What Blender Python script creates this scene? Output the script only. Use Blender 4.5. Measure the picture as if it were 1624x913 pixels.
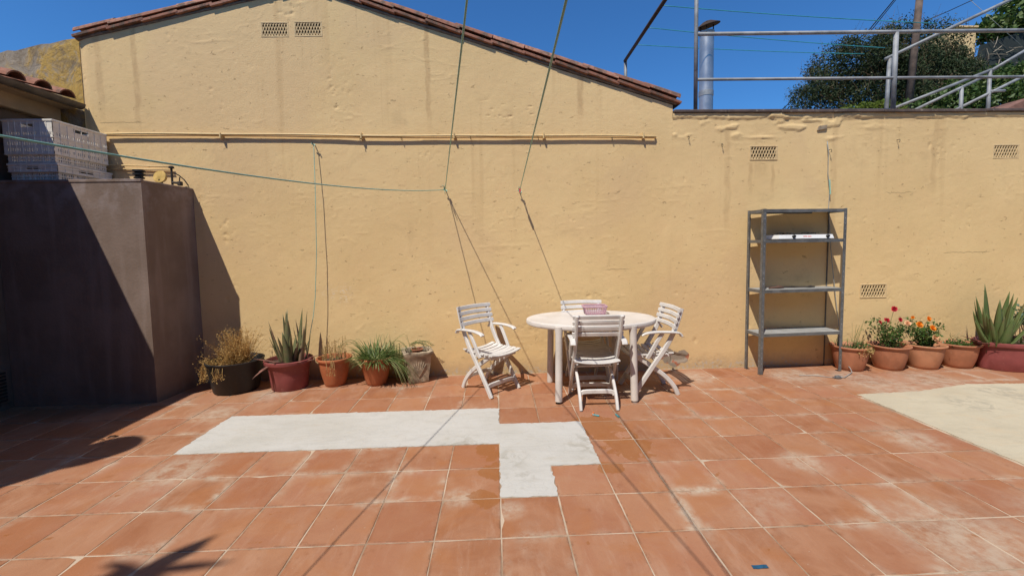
import bpy, bmesh, math, random
import numpy as np
from mathutils import Vector, Matrix

random.seed(7)
for o in list(bpy.data.objects):
    bpy.data.objects.remove(o)
S = bpy.context.scene
COL = S.collection

# ------------------------------------------------------------------ camera
T = .345                                   # pitch of the floor tiles in metres
FPX, YP = 665.37, 433.42                   # focal length and principal point, photo pixels
PITCH, YAW, ROLL = .0674, .0386, -.0159
CAM = np.array([-.0045, -2.4113, 1.5031])


def cam_matrix(p, y, r):
    cp, sp, cy, sy, cr, sr = (math.cos(p), math.sin(p), math.cos(y), math.sin(y), math.cos(r), math.sin(r))
    return (np.array([[cr, -sr, 0], [sr, cr, 0], [0, 0, 1]]) @ np.array([[1, 0, 0], [0, cp, -sp], [0, sp, cp]])
            @ np.array([[1, 0, 0], [0, 0, -1], [0, 1, 0]]) @ np.array([[cy, -sy, 0], [sy, cy, 0], [0, 0, 1]]))


CM = cam_matrix(PITCH, YAW, ROLL)
cd = bpy.data.cameras.new('camera')
co = bpy.data.objects.new('camera', cd)
COL.objects.link(co)
m = Matrix.Identity(4)
for i in range(3):
    m[i][0], m[i][1], m[i][2], m[i][3] = CM[0][i], -CM[1][i], -CM[2][i], CAM[i]
co.matrix_world = m
cd.sensor_width = 36
cd.lens = FPX / 1624 * 36
cd.shift_y = (YP - 456.5) / 1624
cd.clip_start = .02
cd.clip_end = 2000
S.camera = co

# ------------------------------------------------------------------ sky, sun, exposure
SUN = Vector((.76, 1, -1.97)).normalized()           # the way the light travels
W = bpy.data.worlds.new('World')
S.world = W
W.use_nodes = True
nt = W.node_tree
sky = nt.nodes.new('ShaderNodeTexSky')
sky.sky_type = 'NISHITA'
sky.sun_disc = False
sky.sun_elevation = math.asin(-SUN.z)
sky.sun_rotation = math.atan2(-SUN.x, -SUN.y)
sky.altitude = 0
sky.air_density = 1.0
sky.dust_density = 0.0
sky.ozone_density = 2.0
bg = nt.nodes['Background']
tint = nt.nodes.new('ShaderNodeMix')                  # a deeper, cleaner blue over the whole dome
tint.data_type = 'RGBA'
tint.blend_type = 'MULTIPLY'
tint.inputs[0].default_value = 1
tint.inputs[7].default_value = (.27, .60, .94, 1)
nt.links.new(sky.outputs[0], tint.inputs[6])
nt.links.new(tint.outputs[2], bg.inputs[0])
bg.inputs[1].default_value = .12
sl = bpy.data.lights.new('sun', 'SUN')
sl.energy = 4.1
sl.angle = math.radians(.53)
sl.color = (1, .945, .86)
so = bpy.data.objects.new('sun', sl)
COL.objects.link(so)
so.rotation_euler = SUN.to_track_quat('-Z', 'Y').to_euler()
so.location = (-4, -8, 12)
S.view_settings.view_transform = 'Standard'
S.view_settings.look = 'None'
S.view_settings.exposure = 0.26
S.view_settings.gamma = 1
S.view_settings.use_curve_mapping = False


# ------------------------------------------------------------------ photo pixel -> place
def ray(x, y):
    return CM.T @ np.array([(x - 812) / FPX, (y - YP) / FPX, 1.])


def at_z(x, y, z=0.):
    d = ray(x, y)
    return CAM + d * ((z - CAM[2]) / d[2])


def at_y(x, y, Y):
    d = ray(x, y)
    return CAM + d * ((Y - CAM[1]) / d[1])


def at_x(x, y, X):
    d = ray(x, y)
    return CAM + d * ((X - CAM[0]) / d[0])


def to_px(p):
    c = CM @ (np.array(p, float) - CAM)
    return c[0] / c[2] * FPX + 812, c[1] / c[2] * FPX + YP, c[2]


# ------------------------------------------------------------------ mesh builder
def V(*a):
    return np.array(a, float)


class MB:
    def __init__(s):
        s.v, s.f = [], []

    def add(s, vs, fs):
        o = len(s.v)
        s.v.extend([tuple(float(c) for c in q) for q in vs])
        s.f.extend([tuple(o + i for i in q) for q in fs])
        return s

    def box(s, lo, hi, bev=0.0, M=None):
        lo, hi = np.array(lo, float), np.array(hi, float)
        if bev <= 0:
            vs = [(x, y, z) for z in (lo[2], hi[2]) for y in (lo[1], hi[1]) for x in (lo[0], hi[0])]
            fs = [(0, 2, 3, 1), (4, 5, 7, 6), (0, 1, 5, 4), (2, 6, 7, 3), (0, 4, 6, 2), (1, 3, 7, 5)]
        else:
            b = min(bev, *(.45 * (hi - lo)))
            vs, fs = [], []
            idx = {}
            for sx in (0, 1):
                for sy in (0, 1):
                    for sz in (0, 1):
                        c = [(lo, hi)[k][q] for q, k in enumerate((sx, sy, sz))]
                        sg = [1 if k == 0 else -1 for k in (sx, sy, sz)]
                        for ax in range(3):
                            p = [c[q] + (0 if q == ax else sg[q] * b) for q in range(3)]
                            idx[(sx, sy, sz, ax)] = len(vs)
                            vs.append(p)
            for ax in range(3):
                a, bb = (ax + 1) % 3, (ax + 2) % 3
                for k in (0, 1):
                    q = []
                    for u, w in ((0, 0), (1, 0), (1, 1), (0, 1)):
                        t = [0, 0, 0]
                        t[ax], t[a], t[bb] = k, u, w
                        q.append(idx[(*t, ax)])
                    fs.append(tuple(q if k else q[::-1]))
            for ax in range(3):            # edges along ax
                a, bb = (ax + 1) % 3, (ax + 2) % 3
                for u in (0, 1):
                    for w in (0, 1):
                        t0, t1 = [0, 0, 0], [0, 0, 0]
                        t0[ax], t1[ax] = 0, 1
                        t0[a] = t1[a] = u
                        t0[bb] = t1[bb] = w
                        q = (idx[(*t0, a)], idx[(*t1, a)], idx[(*t1, bb)], idx[(*t0, bb)])
                        fs.append(q if (u ^ w) else q[::-1])
            for sx in (0, 1):
                for sy in (0, 1):
                    for sz in (0, 1):
                        q = (idx[(sx, sy, sz, 0)], idx[(sx, sy, sz, 1)], idx[(sx, sy, sz, 2)])
                        fs.append(q if (sx ^ sy ^ sz) else q[::-1])
        if M is not None:
            vs = [tuple(M @ Vector(q)) for q in vs]
        return s.add(vs, fs)

    def sweep(s, path, prof, up=(0, 0, 1), scale=None, cap=True):
        """prof: list of (a, b) in the frame (side, up) carried along path"""
        path = [np.array(p, float) for p in path]
        n, k = len(path), len(prof)
        vs = []
        for i, p in enumerate(path):
            t = path[min(i + 1, n - 1)] - path[max(i - 1, 0)]
            t /= np.linalg.norm(t) + 1e-12
            u = np.array(up, float)
            sd = np.cross(t, u)
            if np.linalg.norm(sd) < 1e-5:
                sd = np.cross(t, np.array((0.31, .95, 0.02)))
            sd /= np.linalg.norm(sd)
            u = np.cross(sd, t)
            sc = 1 if scale is None else scale[i]
            sa, sb = sc if isinstance(sc, tuple) else (sc, sc)
            for a, b in prof:
                vs.append(p + sd * a * sa + u * b * sb)
        fs = []
        for i in range(n - 1):
            for j in range(k):
                a, b = i * k + j, i * k + (j + 1) % k
                fs.append((a, b, b + k, a + k))
        if cap:
            fs.append(tuple(range(k))[::-1])
            fs.append(tuple((n - 1) * k + j for j in range(k)))
        return s.add(vs, fs)

    def tube(s, path, r, n=8, scale=None, cap=True):
        return s.sweep(path, [(r * math.cos(2 * math.pi * i / n), r * math.sin(2 * math.pi * i / n)) for i in range(n)],
                       (0.013, 0.02, 1), scale, cap)

    def bar(s, path, w, h, up=(0, 0, 1), b=None, scale=None):
        b = min(w, h) * .28 if b is None else b
        x, y = w / 2, h / 2
        return s.sweep(path, [(-x + b, -y), (x - b, -y), (x, -y + b), (x, y - b), (x - b, y), (-x + b, y), (-x, y - b), (-x, -y + b)], up, scale)

    def lathe(s, prof, c=(0, 0, 0), n=28, sx=1., sy=1., wob=0.0, seed=0):
        rn = random.Random(seed)
        vs, fs = [], []
        ph = rn.random() * 6
        for r, z in prof:
            for i in range(n):
                a = 2 * math.pi * i / n
                q = r * (1 + wob * math.sin(2 * a + ph) + wob * .6 * math.sin(3 * a + 2 * ph))
                vs.append((c[0] + q * sx * math.cos(a), c[1] + q * sy * math.sin(a), c[2] + z))
        for j in range(len(prof) - 1):
            for i in range(n):
                a, b = j * n + i, j * n + (i + 1) % n
                fs.append((a, b, b + n, a + n))
        fs.append(tuple(range(n))[::-1])
        fs.append(tuple((len(prof) - 1) * n + i for i in range(n)))
        return s.add(vs, fs)

    def quad(s, a, b, c, d):
        return s.add([a, b, c, d], [(0, 1, 2, 3)])

    def blade(s, p, d, L, w, droop=.5, n=5, fold=.25, seed=None, tw=0.):
        """a leaf blade: a folded strip that starts along d and bends down"""
        p = np.array(p, float)
        d = np.array(d, float)
        d /= np.linalg.norm(d)
        sd = np.cross(d, (0, 0, 1))
        if np.linalg.norm(sd) < .05:
            sd = np.array((math.cos(tw), math.sin(tw), 0.))
        sd /= np.linalg.norm(sd)
        vs, fs = [], []
        q = p.copy()
        for i in range(n + 1):
            t = i / n
            ww = w * (.55 + 1.6 * t - 2.15 * t * t) if t < .999 else w * .03
            ww = max(ww, w * .04)
            nn = np.cross(sd, d)
            nn /= np.linalg.norm(nn) + 1e-9
            vs += [q - sd * ww / 2 + nn * fold * ww, q, q + sd * ww / 2 + nn * fold * ww]
            d = d + np.array((0, 0, -1.)) * droop / n
            d /= np.linalg.norm(d)
            q = q + d * L / n
        for i in range(n):
            a = i * 3
            fs += [(a, a + 1, a + 4, a + 3), (a + 1, a + 2, a + 5, a + 4)]
        return s.add(vs, fs)

    def build(s, name, mat, parent=None, smooth=False, angle=None):
        me = bpy.data.meshes.new(name)
        me.from_pydata(s.v, [], s.f)
        me.update()
        me.materials.append(mat)
        o = bpy.data.objects.new(name, me)
        COL.objects.link(o)
        if parent is not None:
            o.parent = parent
        if smooth:
            me.polygons.foreach_set('use_smooth', [True] * len(me.polygons))
            if angle:
                me.set_sharp_from_angle(angle=math.radians(angle))
        return o


def thing(name, label, cat, loc=(0, 0, 0), rz=0., group=None):
    o = bpy.data.objects.new(name, None)
    o.empty_display_size = .1
    COL.objects.link(o)
    o.location = loc
    o.rotation_euler = (0, 0, rz)
    tag(o, label, cat, group)
    return o


def tag(o, label, cat, group=None):
    o['label'] = label
    o['category'] = cat
    if group:
        o['group'] = group
    return o


def copy_tree(o, parent=None):
    c = o.copy()
    COL.objects.link(c)
    c.parent = parent
    for ch in list(o.children):
        copy_tree(ch, c)
    return c


def grid_mesh(name, X, Z, Yv, keep, mat, parent=None):
    """a sheet standing in the xz plane: X, Z, Yv are 2D arrays, keep says which cells stay"""
    nz, nx = X.shape
    me = bpy.data.meshes.new(name)
    vs = np.stack([X, Yv, Z], -1).reshape(-1, 3)
    a = (np.arange(nz - 1)[:, None] * nx + np.arange(nx - 1)[None, :])
    fs = np.stack([a, a + 1, a + nx + 1, a + nx], -1)[keep].reshape(-1, 4)
    me.vertices.add(len(vs))
    me.vertices.foreach_set('co', vs.astype(np.float32).ravel())
    me.loops.add(fs.size)
    me.loops.foreach_set('vertex_index', fs.astype(np.int32).ravel())
    me.polygons.add(len(fs))
    me.polygons.foreach_set('loop_start', np.arange(0, fs.size, 4, dtype=np.int32))
    me.polygons.foreach_set('use_smooth', np.ones(len(fs), bool))
    me.update(calc_edges=True)
    me.validate()
    me.materials.append(mat)
    o = bpy.data.objects.new(name, me)
    COL.objects.link(o)
    if parent:
        o.parent = parent
    return o


def vnoise(x, y, seed):
    """smooth value noise on arrays"""
    rs = np.random.RandomState(seed)
    tab = rs.rand(256, 256)
    xi, yi = np.floor(x).astype(int), np.floor(y).astype(int)
    fx, fy = x - xi, y - yi
    fx, fy = fx * fx * (3 - 2 * fx), fy * fy * (3 - 2 * fy)
    g = lambda i, j: tab[i % 256, j % 256]
    return ((g(xi, yi) * (1 - fx) + g(xi + 1, yi) * fx) * (1 - fy) + (g(xi, yi + 1) * (1 - fx) + g(xi + 1, yi + 1) * fx) * fy) - .5


def leaf_cloud(name, P, size, mat, parent=None, seed=0, aspect=.42, up=.3, kind=None):
    """thousands of small folded leaves at the points P"""
    rs = np.random.RandomState(seed)
    n = len(P)
    d = rs.randn(n, 3)
    d[:, 2] += up
    d /= np.linalg.norm(d, axis=1, keepdims=True)
    r = rs.randn(n, 3)
    sd = np.cross(d, r)
    sd /= np.linalg.norm(sd, axis=1, keepdims=True)
    nn = np.cross(sd, d)
    L = (size * (.6 + .8 * rs.rand(n)))[:, None]
    w = L * aspect
    a = P
    b = P + d * L * .5 - sd * w * .5 + nn * w * .18
    c = P + d * L
    e = P + d * L * .5 + sd * w * .5 + nn * w * .18
    vs = np.stack([a, b, c, e], 1).reshape(-1, 3)
    i = np.arange(n) * 4
    fs = np.stack([i, i + 1, i + 2, i, i + 2, i + 3], 1).reshape(-1, 3)
    me = bpy.data.meshes.new(name)
    me.vertices.add(len(vs))
    me.vertices.foreach_set('co', vs.astype(np.float32).ravel())
    me.loops.add(fs.size)
    me.loops.foreach_set('vertex_index', fs.astype(np.int32).ravel())
    me.polygons.add(len(fs))
    me.polygons.foreach_set('loop_start', np.arange(0, fs.size, 3, dtype=np.int32))
    me.update(calc_edges=True)
    me.materials.append(mat)
    o = bpy.data.objects.new(name, me)
    COL.objects.link(o)
    if parent:
        o.parent = parent
    if kind:
        o['kind'] = kind
    return o


# ------------------------------------------------------------------ materials
class NT:
    """terse node graph"""
    def __init__(s, name):
        s.m = bpy.data.materials.new(name)
        s.m.use_nodes = True
        s.t = s.m.node_tree
        s.b = s.t.nodes['Principled BSDF']
        s.pos = None

    def n(s, typ, **kw):
        q = s.t.nodes.new(typ)
        for k, v in kw.items():
            setattr(q, k, v)
        return q

    def l(s, a, b):
        s.t.links.new(a, b)

    def inp(s, sock, v):
        if isinstance(v, bpy.types.NodeSocket):
            s.l(v, sock)
        elif isinstance(v, (tuple, list)) and len(v) == 3 and sock.type == 'RGBA':
            sock.default_value = (*v, 1)
        else:
            sock.default_value = v

    def P(s):
        if s.pos is None:
            s.pos = s.n('ShaderNodeNewGeometry').outputs['Position']
        return s.pos

    def mapv(s, vec, scale=(1, 1, 1), loc=(0, 0, 0), rot=(0, 0, 0)):
        q = s.n('ShaderNodeMapping')
        s.l(vec, q.inputs[0])
        q.inputs[1].default_value = loc
        q.inputs[2].default_value = rot
        q.inputs[3].default_value = scale
        return q.outputs[0]

    def noise(s, vec, scale, detail=3., rough=.55, dist=0.):
        q = s.n('ShaderNodeTexNoise')
        s.l(vec, q.inputs['Vector'])
        q.inputs['Scale'].default_value = scale
        q.inputs['Detail'].default_value = detail
        q.inputs['Roughness'].default_value = rough
        q.inputs['Distortion'].default_value = dist
        return q.outputs['Fac']

    def ramp(s, v, a, b, c=0., d=1., smooth=True):
        q = s.n('ShaderNodeMapRange')
        q.interpolation_type = 'SMOOTHSTEP' if smooth else 'LINEAR'
        s.inp(q.inputs[0], v)
        for i, x in enumerate((a, b, c, d)):
            s.inp(q.inputs[1 + i], x)
        return q.outputs[0]

    def math(s, op, a, b=0.):
        q = s.n('ShaderNodeMath', operation=op)
        s.inp(q.inputs[0], a)
        s.inp(q.inputs[1], b)
        return q.outputs[0]

    def mix(s, f, a, b, blend='MIX'):
        q = s.n('ShaderNodeMix', data_type='RGBA', blend_type=blend)
        s.inp(q.inputs[0], f)
        s.inp(q.inputs[6], a)
        s.inp(q.inputs[7], b)
        return q.outputs[2]

    def sep(s, vec):
        q = s.n('ShaderNodeSeparateXYZ')
        s.l(vec, q.inputs[0])
        return q.outputs

    def spots(s, pts, vec=None):
        """union of soft discs (x, y, z, r)"""
        out = None
        for x, y, z, r in pts:
            q = s.n('ShaderNodeVectorMath', operation='DISTANCE')
            s.l(vec or s.P(), q.inputs[0])
            q.inputs[1].default_value = (x, y, z)
            k = s.ramp(q.outputs['Value'], r, r * .25)
            out = k if out is None else s.math('MAXIMUM', out, k)
        return out

    def bump(s, h, strength, dist, prev=None):
        q = s.n('ShaderNodeBump')
        q.inputs['Strength'].default_value = strength
        q.inputs['Distance'].default_value = dist
        s.inp(q.inputs['Height'], h)
        if prev is not None:
            s.l(prev, q.inputs['Normal'])
        return q.outputs[0]

    def out(s, color=None, rough=.8, normal=None, metal=0., spec=.4, trans=None):
        b = s.b
        if color is not None:
            s.inp(b.inputs['Base Color'], color)
        s.inp(b.inputs['Roughness'], rough)
        s.inp(b.inputs['Metallic'], metal)
        s.inp(b.inputs['Specular IOR Level'], spec)
        if normal is not None:
            s.l(normal, b.inputs['Normal'])
        return s.m


def simple(name, col, rough=.6, metal=0., var=.18, scale=14., bump=.0, spec=.4, dirt=None):
    """a base colour with mild uneven tone and wear"""
    g = NT(name)
    tc = g.n('ShaderNodeTexCoord').outputs['Object']
    n1 = g.noise(tc, scale, 4)
    f = g.ramp(n1, .3, .7)
    dark = tuple(c * (1 - var) for c in col)
    lite = tuple(min(.95, c * (1 + var * .7)) for c in col)
    c = g.mix(f, dark, lite)
    if dirt:
        n2 = g.noise(tc, scale * 2.7, 5, .7)
        c = g.mix(g.ramp(n2, .56, .72, 0, dirt[1]), c, dirt[0])
    nb = g.bump(g.noise(tc, scale * 9, 3), bump, .004) if bump else None
    r = g.ramp(n1, .2, .8, max(.05, rough - .1), min(1, rough + .1))
    return g.out(c, r, nb, metal, spec)


def leafmat(name, a, b, c=None, rough=.5, trans=.25):
    """foliage: each leaf its own tone, a little light let through"""
    g = NT(name)
    rnd = g.n('ShaderNodeNewGeometry').outputs['Random Per Island']
    col = g.mix(g.ramp(rnd, 0, 1, 0, 1, False), a, b)
    if c:
        col = g.mix(g.ramp(rnd, .82, .9), col, c)
    g.out(col, rough, None, 0, .35)
    tr = g.n('ShaderNodeBsdfTranslucent')
    g.l(col, tr.inputs[0])
    mx = g.n('ShaderNodeMixShader')
    mx.inputs[0].default_value = trans
    g.l(g.b.outputs[0], mx.inputs[1])
    g.l(tr.outputs[0], mx.inputs[2])
    g.l(mx.outputs[0], g.t.nodes['Material Output'].inputs[0])
    return g.m


YW = 2.423                                            # the face of the long wall


def wall_material():
    g = NT('ochre_stucco')
    P = g.P()
    x, y, z = g.sep(P)[:3]
    base = g.mix(g.ramp(g.noise(P, .9, 5, .6), .3, .72), (.69, .49, .235), (.765, .555, .275))
    base = g.mix(g.ramp(g.noise(P, 5, 5, .65), .35, .75, 0, .5), base, (.73, .505, .25))
    base = g.mix(g.ramp(g.noise(g.mapv(P, (1, 1, 1), (9, 0, 4)), .55, 4, .5, .6), .5, .6, 0, .4), base, (.655, .455, .245))     # a later coat
    base = g.mix(g.ramp(g.noise(P, 2.6, 6, .7, .8), .55, .75, 0, .4), base, (.55, .385, .19))
    base = g.mix(g.ramp(g.noise(g.mapv(P, (1, 1, 1), (2, 0, 8)), 14, 5, .7), .6, .74, 0, .35), base, (.78, .60, .33))
    # rain streaks: narrow in x, long in z
    st = g.noise(g.mapv(P, (5.5, 1, .22)), 1, 3, .55)
    st2 = g.noise(g.mapv(P, (16, 1, .5), (3, 0, 0)), 1, 3, .6)
    hi = g.ramp(z, .9, 2.6)
    f = g.math('MULTIPLY', g.ramp(st, .58, .74, 0, .32), hi)
    base = g.mix(f, base, (.50, .325, .15))
    f2 = g.math('MULTIPLY', g.ramp(st2, .62, .76, 0, .25), g.ramp(z, 1.4, 3.2))
    base = g.mix(f2, base, (.42, .27, .13))
    # known streaks under the roof and under the vent
    for (sx, z0, z1, w, a) in ((-3.86, 2.75, 4.1, .045, .55), (-.72, 2.7, 4.05, .04, .6), (.98, 2.75, 3.6, .05, .6), (-4.24, 2.8, 3.9, .05, .4),
                               (2.98, 1.95, 2.45, .035, .55), (3.25, 1.9, 2.45, .03, .45), (3.1, 2.1, 2.46, .12, .4), (3.98, 1.2, 2.9, .05, .3), (2.7, 1.5, 2.9, .05, .35), (5.2, 1.9, 2.95, .05, .35)):
        wv = g.noise(g.mapv(P, (1, 1, 1.6), (sx, 0, 0)), 3, 2)
        dx = g.math('ABSOLUTE', g.math('SUBTRACT', x, g.math('ADD', sx - .04, g.math('MULTIPLY', wv, .08))))
        k = g.math('MULTIPLY', g.ramp(dx, w, w * .3), g.math('MULTIPLY', g.ramp(z, z0, z0 + .4), g.ramp(z, z1, z1 - .1)))
        br = g.ramp(g.noise(g.mapv(P, (9, 1, 3)), 2, 3), .3, .6, .4, 1)
        base = g.mix(g.math('MULTIPLY', g.math('MULTIPLY', k, br), a * .8), base, (.40, .245, .115))
    # grime and bare render along the foot of the wall
    nz = g.noise(P, 7, 5, .7)
    foot = g.math('ADD', z, g.math('MULTIPLY', nz, -.22))
    base = g.mix(g.ramp(foot, .12, -.09, 0, .6), base, (.40, .29, .17))
    base = g.mix(g.math('MULTIPLY', g.ramp(foot, .0, -.06), g.ramp(g.noise(P, 26, 3), .5, .62, 0, .8)), base, (.46, .41, .33))
    # the broken place at the foot, bare brick and mortar
    hole = g.spots([(2.02, YW, .16, .13), (2.2, YW, .15, .12), (2.1, YW, .12, .14)])
    hm = g.ramp(g.math('ADD', hole, g.math('MULTIPLY', g.noise(P, 16, 4, .6), .9)), .82, .92)
    base = g.mix(hm, base, g.mix(g.ramp(g.noise(P, 12, 2), .52, .58), (.30, .24, .18), (.36, .14, .08)))
    # a hairline crack beside the low roof and a few scuffs
    for cx0, cx1, cz, am in ((-4.3, -3.78, 2.90, .03), (1.25, 1.6, 1.2, .05), (5.35, 6.0, 1.33, .05), (4.6, 5.0, 2.05, .12)):
        wv = g.noise(g.mapv(P, (1, 1, 0)), 7, 4, .6)
        dzz = g.math('ABSOLUTE', g.math('SUBTRACT', z, g.math('ADD', cz - am / 2, g.math('MULTIPLY', wv, am))))
        k = g.math('MULTIPLY', g.ramp(dzz, .0045, .001), g.math('MULTIPLY', g.ramp(x, cx0, cx0 + .06), g.ramp(x, cx1, cx1 - .12)))
        base = g.mix(g.math('MULTIPLY', k, .75), base, (.14, .09, .05))
    sc = g.spots([(-1.75, YW, .98, .16), (-1.9, YW, .99, .12)])
    base = g.mix(g.math('MULTIPLY', sc, g.ramp(g.noise(g.mapv(P, (1, 1, 3)), 30, 3), .54, .62, 0, .5)), base, (.76, .66, .5))
    # specks
    sp = g.ramp(g.noise(P, 60, 2, .5), .73, .78, 0, .7)
    base = g.mix(sp, base, (.22, .15, .09))
    h1 = g.noise(P, 210, 3, .6)
    h2 = g.noise(g.mapv(P, (1, 1, 1.7)), 38, 4, .6)
    ch = g.ramp(g.noise(g.mapv(P, (1, 1, 2.2)), 13, 6, .68, .3), .655, .69)       # chips in the skin of the render
    base = g.mix(g.math('MULTIPLY', ch, .45), base, (.42, .28, .14))
    nb = g.bump(g.math('SUBTRACT', 1., ch), .8, .006)
    nb = g.bump(h2, .3, .006, nb)
    nb = g.bump(h1, .6, .0035, nb)
    return g.out(base, .9, nb, 0, .2)


def tile_material():
    g = NT('terracotta_floor_tile')
    P = g.P()
    rnd = g.n('ShaderNodeObjectInfo').outputs['Random']
    gen = g.n('ShaderNodeTexCoord').outputs['Object']
    off = g.n('ShaderNodeCombineXYZ')
    g.l(g.math('MULTIPLY', rnd, 137.), off.inputs[0])
    g.l(g.math('MULTIPLY', rnd, 71.), off.inputs[1])
    pt = g.n('ShaderNodeVectorMath', operation='ADD')
    g.l(P, pt.inputs[0])
    g.l(off.outputs[0], pt.inputs[1])
    Q = pt.outputs[0]                                     # a place of its own in the pattern for every tile
    r2 = g.math('FRACT', g.math('MULTIPLY', rnd, 17.3))
    r3 = g.math('FRACT', g.math('MULTIPLY', rnd, 41.7))
    gx, gy, _ = g.sep(gen)[:3]
    a = g.mix(rnd, (0.272, 0.109, 0.048), (0.354, 0.157, 0.088))
    cl = g.noise(Q, 3.2, 6, .62, .8)
    a = g.mix(g.ramp(cl, .3, .72), a, (0.373, 0.187, 0.104))
    br = g.noise(g.mapv(Q, (9, 2.2, 1), (0, 0, 0), (0, 0, .9)), 1.3, 5, .65, .4)     # mop swirls
    a = g.mix(g.ramp(br, .48, .74, 0, .6), a, (0.414, 0.244, 0.158))
    a = g.mix(g.ramp(g.noise(Q, 9, 4, .6), .6, .76, 0, .6), a, (0.224, 0.084, 0.035))
    a = g.mix(g.ramp(g.noise(g.mapv(Q, (1, 1, 1), (7, 3, 0)), 2.4, 5, .6, .6), .46, .66, 0, .55), a, (0.354, 0.141, 0.052))
    a = g.mix(g.ramp(r2, .55, 1., 0, .45), a, (0.276, 0.096, 0.041))
    a = g.mix(g.ramp(r3, .6, 1., 0, .35), a, (0.405, 0.214, 0.117))
    # dirt gathered along the rim of each tile
    rim = g.ramp(g.math('MAXIMUM', g.math('ABSOLUTE', gx), g.math('ABSOLUTE', gy)), .152, .167)
    a = g.mix(g.math('MULTIPLY', rim, g.ramp(g.noise(Q, 18, 5, .7), .42, .66, 0, .6)), a, (0.156, 0.077, 0.041))
    # chalky bloom along the joints and in drifts
    e = g.math('MAXIMUM', g.math('ABSOLUTE', gx), g.math('ABSOLUTE', gy))
    edge = g.ramp(e, .095, .17)
    d1 = g.noise(P, 1.35, 4, .6, .5)
    d2 = g.noise(P, 11, 5, .7)
    b1 = g.math('MULTIPLY', edge, g.ramp(d1, .5, .68))
    b1 = g.math('MULTIPLY', b1, g.math('MULTIPLY', g.ramp(d2, .3, .62), g.ramp(r3, 0, .7, .25, 1)))
    drift = g.math('MULTIPLY', g.ramp(g.noise(P, 1.0, 3, .55, .3), .56, .78), g.ramp(d2, .36, .66, .05, .65))
    drift = g.math('MULTIPLY', drift, g.ramp(r2, 0, 1, .35, 1))
    spot = g.spots([(4.0, 1.62, 0, .55), (4.6, 1.75, 0, .5), (2.35, -.5, 0, .5), (3.1, -.45, 0, .45), (2.05, .28, 0, .22), (3.1, .55, 0, .3),
                    (-2.2, .45, 0, .35), (-2.6, 1.45, 0, .3), (-2.35, 1.95, 0, .3), (3.3, 2.05, 0, .4), (3.9, 1.95, 0, .35), (-.25, .02, 0, .14), (.05, -.12, 0, .12), (1.4, 1.7, 0, .3),
                    (2.2, 2.1, 0, .35)])
    sp = g.math('MULTIPLY', spot, g.ramp(d2, .3, .66, .1, .85))
    f = g.math('MAXIMUM', g.math('MAXIMUM', g.math('MULTIPLY', b1, .8), g.math('MULTIPLY', drift, .62)), g.math('MULTIPLY', sp, .7))
    a = g.mix(f, a, (0.490, 0.422, 0.323))
    sm = g.ramp(g.noise(P, 44, 4, .7), .66, .74, 0, .55)
    a = g.mix(sm, a, (0.477, 0.400, 0.309))
    # soaked spots beside the fresh cement
    wet = g.spots([(-.04, .6, 0, .24), (-.03, .3, 0, .17), (-.1, -.01, 0, .15), (.80, .93, 0, .34), (.95, .6, 0, .3), (.75, .3, 0, .14)])
    wn = g.ramp(g.math('ADD', g.math('MULTIPLY', wet, .55), g.math('MULTIPLY', g.noise(P, 9, 5, .62, .3), 1.5)), 1.02, 1.07, 0, .62)
    a = g.mix(wn, a, (0.272, 0.098, 0.021))
    hb = g.bump(g.noise(P, 30, 4, .6), .25, .006)
    hb = g.bump(g.noise(P, 240, 2), .25, .0015, hb)
    r = g.ramp(g.noise(P, 5, 4), .3, .7, .5, .75)
    return g.out(a, r, hb, 0, .3)


def grout_material():
    g = NT('cement_grout')
    P = g.P()
    a = g.mix(g.ramp(g.noise(P, 2.3, 4, .6), .4, .6), (.30, .205, .135), (.50, .395, .29))
    a = g.mix(g.ramp(g.noise(P, 7, 3, .6), .63, .7, 0, .6), a, (.15, .105, .07))
    return g.out(a, .95, g.bump(g.noise(P, 160, 3), .6, .004), 0, .1)


def cement_material(name, lite, dark, warm):
    g = NT(name)
    P = g.P()
    a = g.mix(g.ramp(g.noise(P, 1.6, 5, .6), .35, .7), lite, dark)
    a = g.mix(g.ramp(g.noise(g.mapv(P, (1, 2.5, 1)), 3, 5, .65, 1.2), .52, .7, 0, .45), a, warm)
    a = g.mix(g.ramp(g.noise(g.mapv(P, (2.2, 7, 1), (0, 0, 0), (0, 0, .5)), 1.6, 5, .65, .7), .45, .7, 0, .35), a, tuple(c * .8 for c in dark))
    a = g.mix(g.ramp(g.noise(P, 55, 4, .7), .6, .72, 0, .4), a, tuple(c * .72 for c in dark))
    # smudges near the corners and trowel sweeps
    k = g.spots([(.66, .62, 0, .25), (.62, .5, 0, .14), (.06, .45, 0, .2), (.12, .2, 0, .17), (-.3, .72, 0, .22), (4.3, 1.15, 0, .32), (4.9, 1.4, 0, .4)])
    a = g.mix(g.math('MULTIPLY', k, g.ramp(g.noise(P, 9, 5, .65, 1.), .44, .66, 0, .6)), a, (.28, .255, .20))
    ln = g.noise(g.mapv(P, (1, 1, 1)), 4.2, 2, .5, 2.)
    a = g.mix(g.ramp(g.math('ABSOLUTE', g.math('SUBTRACT', ln, .5)), .012, .0, 0, .18), a, (.3, .28, .23))
    nb = g.bump(g.noise(P, 14, 5, .6), .35, .01)
    nb = g.bump(g.noise(P, 180, 2), .2, .002, nb)
    return g.out(a, .85, nb, 0, .25)


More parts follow.
